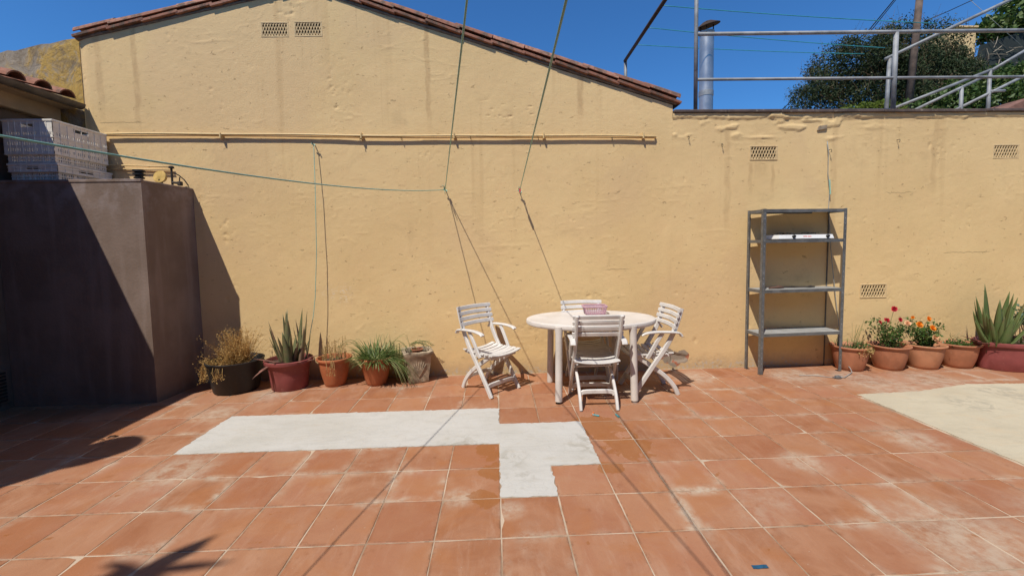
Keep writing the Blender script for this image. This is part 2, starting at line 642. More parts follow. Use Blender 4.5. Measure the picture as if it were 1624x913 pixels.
def old_wall_material():
    g = NT('weathered_render')
    P = g.P()
    x = g.sep(P)[0]
    n = g.noise(P, 3.2, 6, .65, .6)
    k = g.math('ADD', n, g.ramp(x, -5.2, -4.5, -.08, .10))
    a = g.mix(g.ramp(k, .46, .58), (.30, .255, .19), (.46, .30, .085))
    a = g.mix(g.ramp(g.noise(g.mapv(P, (1, 1, 1), (4, 2, 1)), 7, 6, .7), .48, .66, 0, .75), a, (.19, .145, .09))
    a = g.mix(g.ramp(g.noise(P, 22, 4, .7), .56, .7, 0, .6), a, (.44, .39, .30))
    cr = g.noise(g.mapv(P, (1, 1, 2.4)), 2.2, 5, .6, .8)
    a = g.mix(g.math('MULTIPLY', g.ramp(g.math('ABSOLUTE', g.math('SUBTRACT', cr, .5)), .010, .0), g.ramp(n, .45, .6, 0, .85)), a, (.07, .05, .03))
    return g.out(a, .95, g.bump(n, .8, .04), 0, .15)


def roof_material():
    g = NT('old_roof_tile')
    P = g.P()
    rnd = g.n('ShaderNodeObjectInfo').outputs['Random']
    a = g.mix(rnd, (.24, .10, .062), (.40, .20, .135))
    a = g.mix(g.ramp(g.noise(P, 9, 6, .75), .44, .60, 0, .85), a, (.105, .078, .058))
    a = g.mix(g.ramp(g.noise(P, 24, 4, .7), .6, .7, 0, .6), a, (.34, .29, .2))
    return g.out(a, .9, g.bump(g.noise(P, 40, 4), .4, .008), 0, .2)


def cabinet_material():
    g = NT('brown_painted_render')
    P = g.P()
    z = g.sep(P)[2]
    a = g.mix(g.ramp(g.noise(P, 1.8, 5, .6), .35, .7), (.185, .130, .098), (.25, .182, .145))
    a = g.mix(g.ramp(g.noise(g.mapv(P, (6, 6, .5)), 1.2, 4), .5, .7, 0, .5), a, (.29, .22, .185))
    a = g.mix(g.math('MULTIPLY', g.ramp(z, 1.6, 2.2), g.ramp(g.noise(P, 5, 5, .65), .45, .65, 0, .6)), a, (.33, .27, .25))
    return g.out(a, .75, g.bump(g.noise(P, 45, 4), .35, .006), 0, .25)


M = {}
M['wall'] = wall_material()
M['tile'] = tile_material()
M['grout'] = grout_material()
M['cement'] = cement_material('fresh_white_cement', (.50, .485, .445), (.455, .435, .385), (.43, .39, .32))
M['screed'] = cement_material('cream_screed', (.50, .445, .325), (.45, .395, .285), (.50, .40, .265))
M['old'] = old_wall_material()
M['roof'] = roof_material()
M['cab'] = cabinet_material()
M['white'] = simple('white_garden_plastic', (.63, .605, .565), .45, var=.1, scale=9, dirt=((.46, .40, .33), .4))
M['table'] = simple('cream_table_plastic', (.63, .585, .53), .42, var=.08, scale=5, dirt=((.52, .44, .37), .4))
M['pipe'] = simple('ochre_painted_pipe', (.66, .475, .22), .55, var=.1)
M['rope'] = simple('green_nylon_cord', (.27, .52, .41), .55, var=.15, scale=40)
M['pink'] = simple('pink_basket_plastic', (.46, .28, .33), .45, var=.1)
M['redpeg'] = simple('pink_peg_plastic', (.80, .08, .14), .4)
M['orange'] = simple('orange_peg_plastic', (.85, .22, .04), .4)
M['teal'] = simple('teal_peg_plastic', (.04, .28, .30), .4)
M['tape'] = simple('blue_tape', (.015, .085, .16), .35, var=.3, scale=30)
M['shelf'] = simple('grey_enamelled_steel', (.165, .17, .17), .42, .35, var=.2, scale=12, dirt=((.30, .27, .22), .5))
M['panel'] = simple('dusty_shelf_top', (.33, .33, .31), .6, .1, var=.15, scale=8, dirt=((.40, .36, .29), .6))
M['galv'] = simple('galvanised_rail', (.27, .275, .27), .6, .15, var=.3, scale=6, dirt=((.12, .075, .05), .8))
M['steel'] = simple('stainless_flue', (.46, .455, .44), .34, .75, var=.15, scale=4)
M['rust'] = simple('rusty_iron', (.055, .035, .026), .85, .2, var=.4, scale=20)
M['iron'] = simple('dark_iron', (.05, .042, .035), .7, .3, var=.3)
M['black'] = simple('black_rubber', (.014, .014, .014), .5, var=.3, scale=10, bump=.1, dirt=((.036, .037, .039), .6))
M['terra'] = simple('terracotta_plastic', (.42, .135, .055), .55, var=.14, scale=7, dirt=((.45, .22, .13), .5))
M['terra2'] = simple('pale_terracotta_plastic', (.41, .165, .085), .6, var=.18, scale=7, dirt=((.46, .25, .16), .5))
M['terra3'] = simple('faded_terracotta_plastic', (.46, .21, .11), .6, var=.18, scale=7, dirt=((.50, .31, .2), .5))
M['wine'] = simple('wine_red_plastic', (.235, .058, .052), .6, var=.18, scale=7, dirt=((.32, .13, .11), .55))
M['stone'] = simple('carved_stone', (.36, .285, .195), .95, var=.35, scale=18, bump=.5, dirt=((.14, .11, .08), .8))
M['soil'] = simple('dry_soil', (.085, .058, .038), 1, var=.4, scale=40, bump=.8)
M['crate'] = simple('grimy_white_crate_plastic', (.80, .75, .66), .5, var=.12, scale=9, dirt=((.42, .35, .27), .5))
M['dark'] = simple('unlit_hollow', (.03, .024, .018), .95)
M['vent'] = simple('painted_vent_plate', (.60, .44, .23), .85, var=.14, scale=20)
M['wood'] = simple('weathered_pole_wood', (.15, .105, .08), .9, var=.35, scale=8, bump=.4)
M['brick'] = simple('red_brick', (.20, .10, .07), .9, var=.3, scale=8)
M['cable'] = simple('black_cable', (.012, .012, .014), .6)
M['greycable'] = simple('grey_cable', (.30, .31, .29), .55)
M['gutter'] = simple('dark_zinc_gutter', (.11, .095, .08), .6, .3, var=.3)
M['zinc'] = simple('pale_zinc_gutter', (.35, .36, .35), .5, .5, var=.2)
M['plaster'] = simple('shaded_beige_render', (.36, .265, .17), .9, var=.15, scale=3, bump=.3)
M['enamel'] = simple('white_stove_enamel', (.80, .80, .78), .3, var=.05, scale=6)
M['redprint'] = simple('red_print', (.7, .05, .05), .5)
M['coping'] = simple('brown_coping', (.105, .075, .062), .85, var=.3, scale=6, dirt=((.30, .26, .2), .7))
M['lamp'] = simple('yellowed_lamp_glass', (.60, .40, .12), .4, var=.25, scale=18)
M['straw'] = leafmat('straw_stalks', (.50, .31, .10), (.70, .47, .18), (.36, .20, .07), .8, .35)
M['palestraw'] = leafmat('pale_straw_stalks', (.46, .31, .12), (.60, .44, .19), (.34, .24, .08), .8, .2)
M['grassy'] = leafmat('strap_leaves', (.075, .13, .028), (.21, .28, .095), (.42, .43, .20), .45, .35)
M['bushleaf'] = leafmat('dark_evergreen_leaves', (.018, .036, .010), (.042, .064, .020), (.075, .08, .035), .75, .12)
M['bushtip'] = leafmat('olive_twig_leaves', (.09, .09, .038), (.13, .12, .055), None, .6, .2)
M['ivy'] = leafmat('fresh_ivy_leaves', (.04, .085, .015), (.10, .155, .035), (.15, .19, .06), .5, .25)
M['yellowgreen'] = leafmat('yellow_green_leaves', (.11, .16, .015), (.18, .22, .03), None, .5, .3)
M['roseleaf'] = leafmat('rose_leaves', (.035, .085, .018), (.09, .17, .035), (.16, .20, .06), .4, .25)
M['redpetal'] = leafmat('red_petals', (.42, .012, .03), (.58, .03, .05), None, .5, .3)
M['orangepetal'] = leafmat('orange_petals', (.85, .24, .01), (.90, .36, .03), None, .5, .3)
M['peachpetal'] = leafmat('peach_petals', (.80, .42, .22), (.85, .55, .32), None, .5, .3)
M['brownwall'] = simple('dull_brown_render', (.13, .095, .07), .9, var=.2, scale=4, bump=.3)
M['twig'] = simple('pale_twig', (.32, .27, .20), .9)
M['stem'] = simple('woody_stem', (.16, .10, .055), .85, var=.3)
M['greenstem'] = simple('green_stem', (.12, .17, .05), .6, var=.3)


def aloe_mat(name, a, b, tip):
    g = NT(name)
    tc = g.n('ShaderNodeTexCoord').outputs['Object']
    z = g.sep(tc)[2]
    rnd = g.n('ShaderNodeNewGeometry').outputs['Random Per Island']
    c = g.mix(rnd, a, b)
    c = g.mix(g.ramp(g.noise(tc, 26, 4, .6), .45, .7, 0, .45), c, tip)
    c = g.mix(g.math('MULTIPLY', g.ramp(rnd, .55, .75), g.ramp(g.noise(tc, 6, 3), .4, .6, 0, .8)), c, tip)
    return g.out(c, .5, g.bump(g.noise(tc, 60, 3), .2, .004), 0, .4)


M['aloe'] = aloe_mat('brownish_aloe', (.12, .13, .055), (.19, .18, .085), (.20, .115, .075))
M['aloe2'] = aloe_mat('green_aloe', (.075, .115, .032), (.145, .185, .06), (.15, .12, .055))
M['deadleaf'] = simple('dead_aloe_leaf', (.22, .10, .075), .8, var=.35, scale=20)


# ================================================================== SETTING
def structure(o):
    o['kind'] = 'structure'
    return o


structure(MB().quad((-400, -400, -.12), (400, -400, -.12), (400, 400, -.12), (-400, 400, -.12)).build('ground', simple('bare_earth', (.20, .15, .10), 1, scale=.4)))

# ---- the terrace: a bed of grout, tiles laid in it one by one, cement where tiles are missing
floor = structure(MB().box((-5.2, -3.05, -.1), (11.5, YW + .1, -.0028)).build('terrace_floor', M['grout']))
LEFT = [(-7, 2, 0, 4), (0, 1, 2, 3), (0, 0, 1, 1)]          # patches in tile units x0 y0 x1 y1
RIGHT = [(10, -4, 24, 4)]


def in_patch(i, j):
    return any(x0 <= i < x1 and y0 <= j < y1 for x0, y0, x1, y1 in LEFT + RIGHT)


def tile_mesh(k):
    rn = random.Random(k)
    h = T / 2 - .0034
    n = 5
    ring = []
    for s in range(4):
        for q in range(n):
            t = -h + 2 * h * q / n
            j = rn.uniform(-.0016, .0013) if q else -.0012
            ring.append([(t, -h - j), (h + j, t), (-t, h + j), (-h - j, -t)][s])
    if k >= 6:                                     # a knocked-off corner or rim
        c0 = rn.choice((0, n, 2 * n, 3 * n, 2, n + 3))
        ring[c0] = tuple(v * (1 - rn.uniform(.05, .11)) for v in ring[c0])
        ring[c0 - 1] = tuple(v * .985 for v in ring[c0 - 1])
    vs, fs = [], []
    for sc, z in ((1.0, -.012), (1.0, -.0022), (.985, 0.)):
        vs += [(x * sc, y * sc, z) for x, y in ring]
    N = len(ring)
    for r in range(2):
        for i in range(N):
            fs.append((r * N + i, r * N + (i + 1) % N, (r + 1) * N + (i + 1) % N, (r + 1) * N + i))
    fs.append(tuple(2 * N + i for i in range(N)))
    me = bpy.data.meshes.new('tile')
    me.from_pydata(vs, [], fs)
    me.materials.append(M['tile'])
    return me


TM = [tile_mesh(k) for k in range(11)]
far_tiles = MB()
rn = random.Random(3)
ntile = 0
for j in range(-8, 8):
    for i in range(-15, 33):
        if in_patch(i, j):
            continue
        if j == 7:
            continue
        c = ((i + .5) * T, (j + .5) * T, 0)
        x, y, dep = to_px(c)
        jit = (rn.uniform(-.0012, .0012), rn.uniform(-.0012, .0012), rn.uniform(-.0013, .0006))
        vis = dep > .2 and any(dep and -5 < q[0] < 1629 and q[1] < 918 and q[2] > .2 for q in
                               (to_px((c[0] + a * T * .49, c[1] + b * T * .49, 0)) for a in (-1, 1) for b in (-1, 1)))
        if vis and ntile < 300:
            o = bpy.data.objects.new('tile', TM[rn.choice((0, 1, 2, 3, 4, 5, 0, 1, 2, 3, 4, 5, 6, 7, 8, 9, 10))])
            COL.objects.link(o)
            o.parent = floor
            o.location = (c[0] + jit[0], c[1] + jit[1], jit[2])
            o.rotation_euler = (rn.uniform(-.002, .002), rn.uniform(-.002, .002), rn.choice((0, 1, 2, 3)) * math.pi / 2 + rn.uniform(-.004, .004))
            ntile += 1
        else:
            h = T / 2 - .0034
            far_tiles.box((c[0] - h, c[1] - h, -.012), (c[0] + h, c[1] + h, 0))
o = far_tiles.build('outer_tiles', M['tile'], floor)
o['kind'] = 'stuff'


def patch(name, pts, mat, seed, amp):
    rn = random.Random(seed)
    out = []
    for k, (x, y) in enumerate(pts):
        x2, y2 = pts[(k + 1) % len(pts)]
        L = math.hypot(x2 - x, y2 - y)
        n = max(2, int(L * 16))
        for q in range(n):
            t = q / n
            w_ = amp * (.9 * math.sin(q * .9 + k * 2) * rn.random() + rn.uniform(-.9, .9))
            out.append(((x + (x2 - x) * t) * T + w_, (y + (y2 - y) * t) * T + w_ * .9 + rn.uniform(-amp, amp) * .4))
    bm = bmesh.new()
    vs = [bm.verts.new((x, y, .0022)) for x, y in out]
    fc = bm.faces.new(vs)
    r = bmesh.ops.extrude_face_region(bm, geom=[fc])
    bmesh.ops.translate(bm, verts=[e for e in r['geom'] if isinstance(e, bmesh.types.BMVert)], vec=(0, 0, -.03))
    bmesh.ops.recalc_face_normals(bm, faces=bm.faces)
    bmesh.ops.triangulate(bm, faces=[f for f in bm.faces if len(f.verts) > 4])
    me = bpy.data.meshes.new(name)
    bm.to_mesh(me)
    bm.free()
    me.materials.append(mat)
    o = bpy.data.objects.new(name, me)
    COL.objects.link(o)
    o.parent = floor
    return o


o = patch('cement_patch', [(-7, 2), (0, 2), (0, 0), (1, 0), (1, 1), (2, 1), (2, 3), (0, 3), (0, 4), (-7, 4)], M['cement'], 2, .006)
o['label'] = 'stepped patch of fresh white cement where tiles are missing'
o = patch('cement_patch', [(10, -4), (24, -4), (24, 4.1), (17, 4.6), (14, 4.75), (12, 4.3), (10.1, 4.2)], M['screed'], 5, .006)
o['label'] = 'large cream cement patch on the right of the terrace'


# ---- the long wall: gable part and garden wall part, one stucco plane
XL, XE = -4.43, 2.05
APX, APZ = -2.034, 4.30


def roof_z(x):
    return np.where(x < APX, APZ + (x - APX) * .2235, APZ - (x - APX) * .302)


VENTS = [(at_y(415, 37, YW), at_y(456.5, 57.5, YW)), (at_y(468, 36, YW), at_y(509.5, 56.5, YW)), (at_y(1191, 233, YW), at_y(1231, 252, YW)),
         (at_y(1577, 231, YW), at_y(1613.5, 249.5, YW)), (at_y(1366, 452, YW), at_y(1404, 470, YW))]


def relief(X, Z):
    """how far the render stands proud (towards the camera) at each place"""
    d = .0055 * vnoise(X * 1.3 + Z * .3, Z * 1.2, 1) + .0015 * vnoise(X * 4.1 - Z, Z * 4.3 + X, 2) + .0009 * vnoise(X * 10 + Z * 3, Z * 12 - X * 3, 3) + .0009 * vnoise(X * 23 - Z * 6, Z * 26, 4) + .0007 * vnoise(X * 44, Z * 50, 8)
    pit = vnoise(X * 31 + Z * 9, Z * 34 - X * 7, 17) + .55 * vnoise(X * 2.3, Z * 2.3, 18)
    d -= .010 * np.clip(pit - .52, 0, 1) * 4
    # short trowel scratches, in places only
    q = vnoise(X * 3 + Z * 2, Z * 19 - X * 1.5, 6)
    d += .0026 * np.clip(.035 - np.abs(q), 0, .035) / .035 * np.clip((vnoise(X * 1.9, Z * 2.4, 7) - .12) * 8, 0, 1)
    return d


def lump(X, Z, x, z, w, h, a):
    return a * np.exp(-((X - x) / w) ** 2 - ((Z - z) / h) ** 2)


def make_wall(name, x0, x1, ztop, parent, extra, vents):
    step = .0135
    nx = int((x1 - x0) / step)
    xs = np.linspace(x0, x1, nx)
    nzl = int(2.7 / step)
    zl = np.linspace(-.05, 2.7, nzl)
    top = ztop(xs)
    nu = int((top.max() - 2.7) / step) + 2
    tt = np.linspace(0, 1, nu)[1:]
    Z = np.concatenate([np.repeat(zl[:, None], nx, 1), 2.7 + tt[:, None] * (top[None, :] - 2.7)], 0)
    X = np.repeat(xs[None, :], Z.shape[0], 0)
    D = relief(X, Z) + extra(X, Z)
    Yv = YW - D
    keep = np.ones((Z.shape[0] - 1, nx - 1), bool)
    cx, cz = (X[:-1, :-1] + X[1:, 1:]) / 2, (Z[:-1, :-1] + Z[1:, 1:]) / 2
    for a, b in vents:
        keep &= ~((cx > a[0]) & (cx < b[0]) & (cz < a[2]) & (cz > b[2]))
    return grid_mesh(name, X, Z, Yv, keep, M['wall'], parent)


def gable_extra(X, Z):
    return 0.012 * np.exp(-((X - XL) / .05) ** 2) * -1 + lump(X, Z, -.55, .72, .03, .02, .004) + .004 * np.exp(-((X - 2.05) / .12) ** 2) * (vnoise(X * 12, Z * 5, 31))


def garden_extra(X, Z):
    d = 0 * X
    n = vnoise(X * 5.2 + Z * 2, Z * 13 - X, 51) + .5 * vnoise(X * 13, Z * 27, 52)
    sm = lambda t: np.clip(t, 0, 1) ** 2 * (3 - 2 * np.clip(t, 0, 1))
    band = sm((Z - 2.66) / .08) * (1 - sm((X - 3.9) / .8) * .8)
    d += .0105 * sm((n - .16) / .17) * band                  # slapped-on render that was never smoothed
    edge = 2.915 + .03 * vnoise(X * 6, X * 0, 53) + .012 * vnoise(X * 24, X * 0, 54)
    d += .011 * sm((Z - edge) / .012) + .006 * vnoise(X * 30, Z * 40, 55) * sm((Z - edge) / .02)
    for x, z, w, h, a in ((3.12, 2.70, .14, .012, .02), (3.92, 2.68, .05, .02, .018), (2.62, 2.80, .06, .02, .015)):
        d += lump(X, Z, x, z + 0 * X, w, h, a * .6)
    # the spot at the foot where the render has come off
    n = vnoise(X * 14, Z * 18, 9)
    k = lump(X, Z, 2.1, .14, .16, .055, 1) + n * .5
    d -= .014 * np.clip((k - .42) * 6, 0, 1)
    for x, z in ((1.5, .62), (2.35, .34), (3.0, .5)):
        d -= lump(X, Z, x, z, .02, .03, .008)
    return d


gable = thing('gable_house', 'ochre stuccoed gable end with terracotta verge tiles at left', 'house', (0, YW, 0))
gable_inv = Matrix.Translation((0, -YW, 0))


def under(o, root):
    """parent keeping the world place"""
    o.parent = root
    o.matrix_parent_inverse = Matrix.LocRotScale(root.location, root.rotation_euler.to_quaternion() if False else root.rotation_euler, None).inverted()
    return o


under(make_wall('wall', XL, XE, roof_z, None, gable_extra, VENTS[:2]), gable)
mb = MB()                                                   # body of the house behind its face
mb.add([(XL, YW + .004, 0), (XL, 9, 0), (XL, 9, float(roof_z(np.array(XL))) - .02), (XL, YW + .004, float(roof_z(np.array(XL))) - .02)], [(0, 1, 2, 3)])
mb.add([(XE, YW + .004, 2.6), (XE, 9, 2.6), (XE, 9, 3.04), (XE, YW + .004, 3.04)], [(0, 3, 2, 1)])
mb.add([(XL, 9, 0), (XE, 9, 0), (XE, 9, 3.04), (APX, 9, 4.28), (XL, 9, 3.74)], [(0, 1, 2, 3, 4)])
under(mb.build('side_wall', M['wall']), gable)
mb = MB()
for a, b in (((XL - .03, 3.79), (APX, 4.325)), ((APX, 4.325), (XE + .1, 3.085))):
    p = [(a[0], a[1]), (b[0], b[1]), (b[0], b[1] + .03), (a[0], a[1] + .03)]
    mb.add([(x, YW + .03, z) for x, z in p] + [(x, 9.1, z) for x, z in p], [(0, 1, 2, 3), (7, 6, 5, 4), (0, 4, 5, 1), (1, 5, 6, 2), (2, 6, 7, 3), (3, 7, 4, 0)])
roof_o = under(mb.build('roof', M['roof']), gable)
# mortar bedding strip under the verge
mb = MB()
for a, b in (((XL - .02, 3.768), (APX, 4.302)), ((APX, 4.302), (XE + .05, 3.07))):
    pth = [V(a[0] + (b[0] - a[0]) * t, YW + .02, a[1] + (b[1] - a[1]) * t + .012) for t in np.linspace(0, 1, 40)]
    pth = [p + V(0, random.uniform(-.004, .004), random.uniform(-.004, .004)) for p in pth]
    mb.bar(pth, .06, .03)
under(mb.build('mortar_bed', simple('grey_mortar', (.20, .16, .12), .95, var=.35, scale=12, bump=.5)), gable)


def barrel(L, r0, r1, th, a0=12, n=9):
    """half-round clay tile along +x, narrower at the far end"""
    vs, fs = [], []
    for x, r in ((0, r0), (L, r1)):
        for rr in (r, r - th):
            for k in range(n):
                a = math.radians(a0 + (180 - 2 * a0) * k / (n - 1))
                vs.append((x, rr * math.cos(a), rr * math.sin(a)))
    o = lambda e, i, k: e * 2 * n + i * n + k
    for k in range(n - 1):
        fs += [(o(0, 0, k), o(0, 0, k + 1), o(1, 0, k + 1), o(1, 0, k)), (o(0, 1, k), o(1, 1, k), o(1, 1, k + 1), o(0, 1, k + 1)),
               (o(0, 0, k), o(0, 1, k), o(0, 1, k + 1), o(0, 0, k + 1)), (o(1, 0, k), o(1, 0, k + 1), o(1, 1, k + 1), o(1, 1, k))]
    for k in (0, n - 1):
        fs.append((o(0, 0, k), o(1, 0, k), o(1, 1, k), o(0, 1, k)))
    return vs, fs


bv, bf = barrel(.43, .088, .07, .013)
bme = bpy.data.meshes.new('roof_tile')
bme.from_pydata(bv, [], bf)
bme.materials.append(M['roof'])
fv = MB().box((0, -.055, -.014), (.40, .055, .014), .003)
fme = bpy.data.meshes.new('verge_tile')
fme.from_pydata(fv.v, [], fv.f)
fme.materials.append(M['roof'])


def inst(name, me, root, loc, rot):
    o = bpy.data.objects.new(name, me)
    COL.objects.link(o)
    o.location = loc
    o.rotation_euler = rot
    return under(o, root)


rt = random.Random(11)
for (x0, z0, dx, sl, n) in ((XL - .03, 3.795, 1, math.atan(.2235), 7), (XE + .085, 3.088, -1, math.atan(.302), 13)):
    L = .37
    for k in range(n):
        s = k * L
        x, z = x0 + dx * s * math.cos(sl), z0 + s * math.sin(sl)
        e = rt.uniform(-.004, .004)
        # rotation about y tilts +x up; copies on the right slope face the other way
        tilt = -(sl + .055)
        rz = 0 if dx > 0 else math.pi
        inst('verge_tile', fme, gable, (x, YW + .012 + e * 2, z - .002 + rt.uniform(-.004, .004)), (rt.uniform(-.03, .03), -(sl + .04), rz + rt.uniform(-.01, .01)))
        inst('roof_tile', bme, gable, (x + dx * .02, YW + .045 + e, z + .03 + rt.uniform(-.004, .006)), (rt.uniform(-.03, .03), tilt, rz + rt.uniform(-.02, .02)))
        for q in range(1, 3):
            inst('roof_tile', bme, gable, (x + dx * .02, YW + .045 + .2 * q, z + .03 + rt.uniform(-.004, .006)), (0, tilt, rz + rt.uniform(-.02, .02)))
# the short pale gutter whose end shows past the eave
mb = MB()
pr = [(.062 * math.cos(a), .062 * math.sin(a)) for a in np.linspace(math.pi, 2 * math.pi, 9)] + [(.057 * math.cos(a), .057 * math.sin(a)) for a in np.linspace(2 * math.pi, math.pi, 9)]
mb.sweep([V(XE + .15, YW + .16, 3.06), V(XE + .15, 8.8, 3.06)], pr)
mb.lathe([(.001, 0), (.058, 0), (.058, .004), (.001, .004)], n=10) if False else None
under(mb.build('gutter', M['zinc']), gable)


# ---- perforated vent plates
def vent(root, a, b, name='vent_grille'):
    x0, x1, z0, z1 = a[0], b[0], b[2], a[2]
    y0 = YW - .004
    mb = MB()
    mb.box((x0 - .014, y0, z1 - .002), (x1 + .014, YW + .03, z1 + .014), .003)
    mb.box((x0 - .014, y0, z0 - .014), (x1 + .014, YW + .03, z0 + .002), .003)
    mb.box((x0 - .014, y0 + .001, z0), (x0 + .003, YW + .03, z1), .002)
    mb.box((x1 - .003, y0 + .001, z0), (x1 + .014, YW + .03, z1), .002)
    fr = under(mb.build(name, M['vent']), root)
    # lattice of slanting bars that leave lozenge holes
    mb = MB()
    nx, h = 9, z1 - z0
    p = (x1 - x0) / nx
    for sgn, yy in ((1, YW + .003), (-1, YW + .006)):
        run = h * .42
        for k in range(-6, nx + 7):
            xs = x0 + (k + .5) * p
            pts = [V(xs, yy, z0), V(xs + sgn * run, yy, z1)]
            a_, b_ = pts
            t0 = max(0, (x0 - a_[0]) / (b_[0] - a_[0]) if sgn > 0 else (x1 - a_[0]) / (b_[0] - a_[0]))
            t1 = min(1, (x1 - a_[0]) / (b_[0] - a_[0]) if sgn > 0 else (x0 - a_[0]) / (b_[0] - a_[0]))
            if t1 - t0 < .08:
                continue
            mb.bar([a_ + (b_ - a_) * t0, a_ + (b_ - a_) * t1], .010, .0085, up=(0, 1, 0), b=.001)
    lo = mb.build('lattice', M['vent'])
    lo.parent = fr
    lo.matrix_parent_inverse = fr.matrix_parent_inverse.copy() if False else Matrix.Identity(4)
    mb = MB()
    mb.add([(x0 - .01, YW + .09, z0 - .01), (x1 + .01, YW + .09, z0 - .01), (x1 + .01, YW + .09, z1 + .01), (x0 - .01, YW + .09, z1 + .01),
            (x0 - .01, YW + .02, z0 - .01), (x1 + .01, YW + .02, z0 - .01), (x1 + .01, YW + .02, z1 + .01), (x0 - .01, YW + .02, z1 + .01)],
           [(0, 1, 2, 3), (0, 4, 5, 1), (1, 5, 6, 2), (2, 6, 7, 3), (3, 7, 4, 0)])
    d = mb.build('duct', M['dark'])
    d.parent = fr
    return fr


for a, b in VENTS[:2]:
    vent(gable, a, b)

# ---- garden wall to the right, with coping
gwall = thing('garden_wall', 'long ochre stuccoed garden wall with lumpy top and brown coping at right', 'wall', (XE, YW, 0))
under(make_wall('wall', XE, 9.6, lambda x: x * 0 + 2.972, None, garden_extra, VENTS[2:]), gwall)
for a, b in VENTS[2:]:
    vent(gwall, a, b)
mb = MB()
mb.box((XE + .01, YW + .1, -.05), (9.6, YW + .25, 2.972))
under(mb.build('wall_core', M['wall']), gwall)
xs = [XE + .005]
while xs[-1] < 9.5:
    xs.append(xs[-1] + .62 + random.uniform(-.01, .01))
for a, b in zip(xs, xs[1:]):
    dz = random.uniform(-.003, .003)
    o = MB().box((a + .003, YW - .035 + random.uniform(-.004, .004), 2.974 + dz), (b - .003, YW + .3, 3.008 + dz), .006).build('coping_slab', M['coping'])
    under(o, gwall)

# ---- old wall with the worn ochre wash at far left, above the low roof
mb = MB()
rn = random.Random(8)
top = [(-8.5, 2.6), (-7, 3.02)] + [tuple(at_y(px_, py_, YW + .03)[[0, 2]]) for px_, py_ in ((-40, 93), (0, 84), (12, 80), (24, 81), (50, 74), (66, 70), (80, 69.5), (100, 64))] + [(XL - .004, float(at_y(123, 60, YW + .03)[2]))]
vs = [(x, YW + .03, z) for x, z in top] + [(x, YW + .03, 2.2 if x > -8 else 2.2) for x, z in top]
vb = [(x, YW + .25, z) for x, _, z in vs]
n = len(top)
fs = []
for k in range(n - 1):
    fs += [(n + k, n + k + 1, k + 1, k), (2 * n + k, 2 * n + k + 1, k + 1 + n * 0 + 0, k) if False else (k, k + 1, 2 * n + k + 1, 2 * n + k)]
mb.add(vs + vb, fs)
mb.add([vs[n - 1], vs[2 * n - 1], vb[2 * n - 1], vb[n - 1]], [(0, 1, 2, 3)])
o = mb.build('old_wall', M['old'])
tag(o, 'weathered mustard and grey old wall rising above the low tiled roof', 'wall')

# ---- low building on the left: wall, beam, gutter, tiled roof (mostly in shade, runs back past the camera)
left = thing('low_building', 'low shaded building with barrel tiled eave at the left edge', 'building', (-4.75, YW, 0))
EX = -4.40
wallx = -4.745
under(MB().box((-5.2, -3.0, 0), (wallx, YW - .01, 2.895)).build('wall', M['brownwall']), left)
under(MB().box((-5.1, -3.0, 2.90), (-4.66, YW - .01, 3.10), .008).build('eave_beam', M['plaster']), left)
pr = [(.055 * math.cos(a), .055 * math.sin(a)) for a in np.linspace(math.pi, 2 * math.pi, 10)] + [(.05 * math.cos(a), .05 * math.sin(a)) for a in np.linspace(2 * math.pi, math.pi, 10)]
g_o = under(MB().sweep([V(EX - .05, -3.0, 3.088), V(EX - .05, YW - .012, 3.088)], pr).build('gutter', M['gutter'], smooth=True, angle=50), left)
mb = MB()
sl = .30
mb.add([(EX - .1, -3, 3.095), (EX - .1, YW - .015, 3.095), (EX - 3.2, YW - .015, 3.105 + 3.14 * sl * .9), (EX - 3.2, -3, 3.105 + 3.14 * sl * .9)], [(0, 1, 2, 3)])
mb.add([(EX - .1, -3, 3.125), (EX - .1, YW - .015, 3.125), (EX - 3.2, YW - .015, 3.135 + 3.14 * sl * .9), (EX - 3.2, -3, 3.135 + 3.14 * sl * .9)], [(0, 3, 2, 1)])
under(mb.build('roof', M['roof']), left)
for k in range(22):
    yy = YW - .12 - k * .235
    for c in range(2 if k < 8 else 1):
        inst('roof_tile', bme, left, (EX - .085 - c * .36 + rt.uniform(-.008, .008), yy, 3.125 + c * .098 + rt.uniform(-.004, .004)), (rt.uniform(-.04, .04), -.27, math.pi + rt.uniform(-.03, .03)))
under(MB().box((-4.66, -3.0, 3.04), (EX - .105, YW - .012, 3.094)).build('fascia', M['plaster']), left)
# louvred grille at the foot of the low building's wall
gp = under(MB().box((wallx - .02, 1.42, .06), (wallx + .012, 1.765, .40), .004).build('grille_frame', M['brownwall']), left)
for k in range(9):
    q = MB()
    q.box((wallx + .013, 1.46, .085 + k * .033), (wallx + .022, 1.735, .105 + k * .033), .002)
    o = q.build('louvre', M['dark'])
    o.parent = gp

# ================================================================== CABINET AND WHAT STANDS ON IT
cab = thing('brick_cabinet', 'tall dark brown rendered utility housing half in shadow at left', 'cabinet', (-4.05, 2.1, 0))
CY, CZ, CXR = 1.795, 2.185, -3.385
mb = MB()
bm_pts = [(wallx + .004, CY), (CXR, CY), (CXR + .05, YW - .002), (wallx + .004, YW - .002)]
bv_ = .008
mb.add([(x, y, 0) for x, y in bm_pts] + [(x, y, CZ - bv_) for x, y in bm_pts] +
       [(x + (bv_ if k in (0, 3) else -bv_), y + (bv_ if k < 2 else 0), CZ) for k, (x, y) in enumerate(bm_pts)],
       [(0, 1, 5, 4), (1, 2, 6, 5), (2, 3, 7, 6), (3, 0, 4, 7), (4, 5, 9, 8), (5, 6, 10, 9), (6, 7, 11, 10), (7, 4, 8, 11), (8, 9, 10, 11)])
under(mb.build('housing', M['cab']), cab)
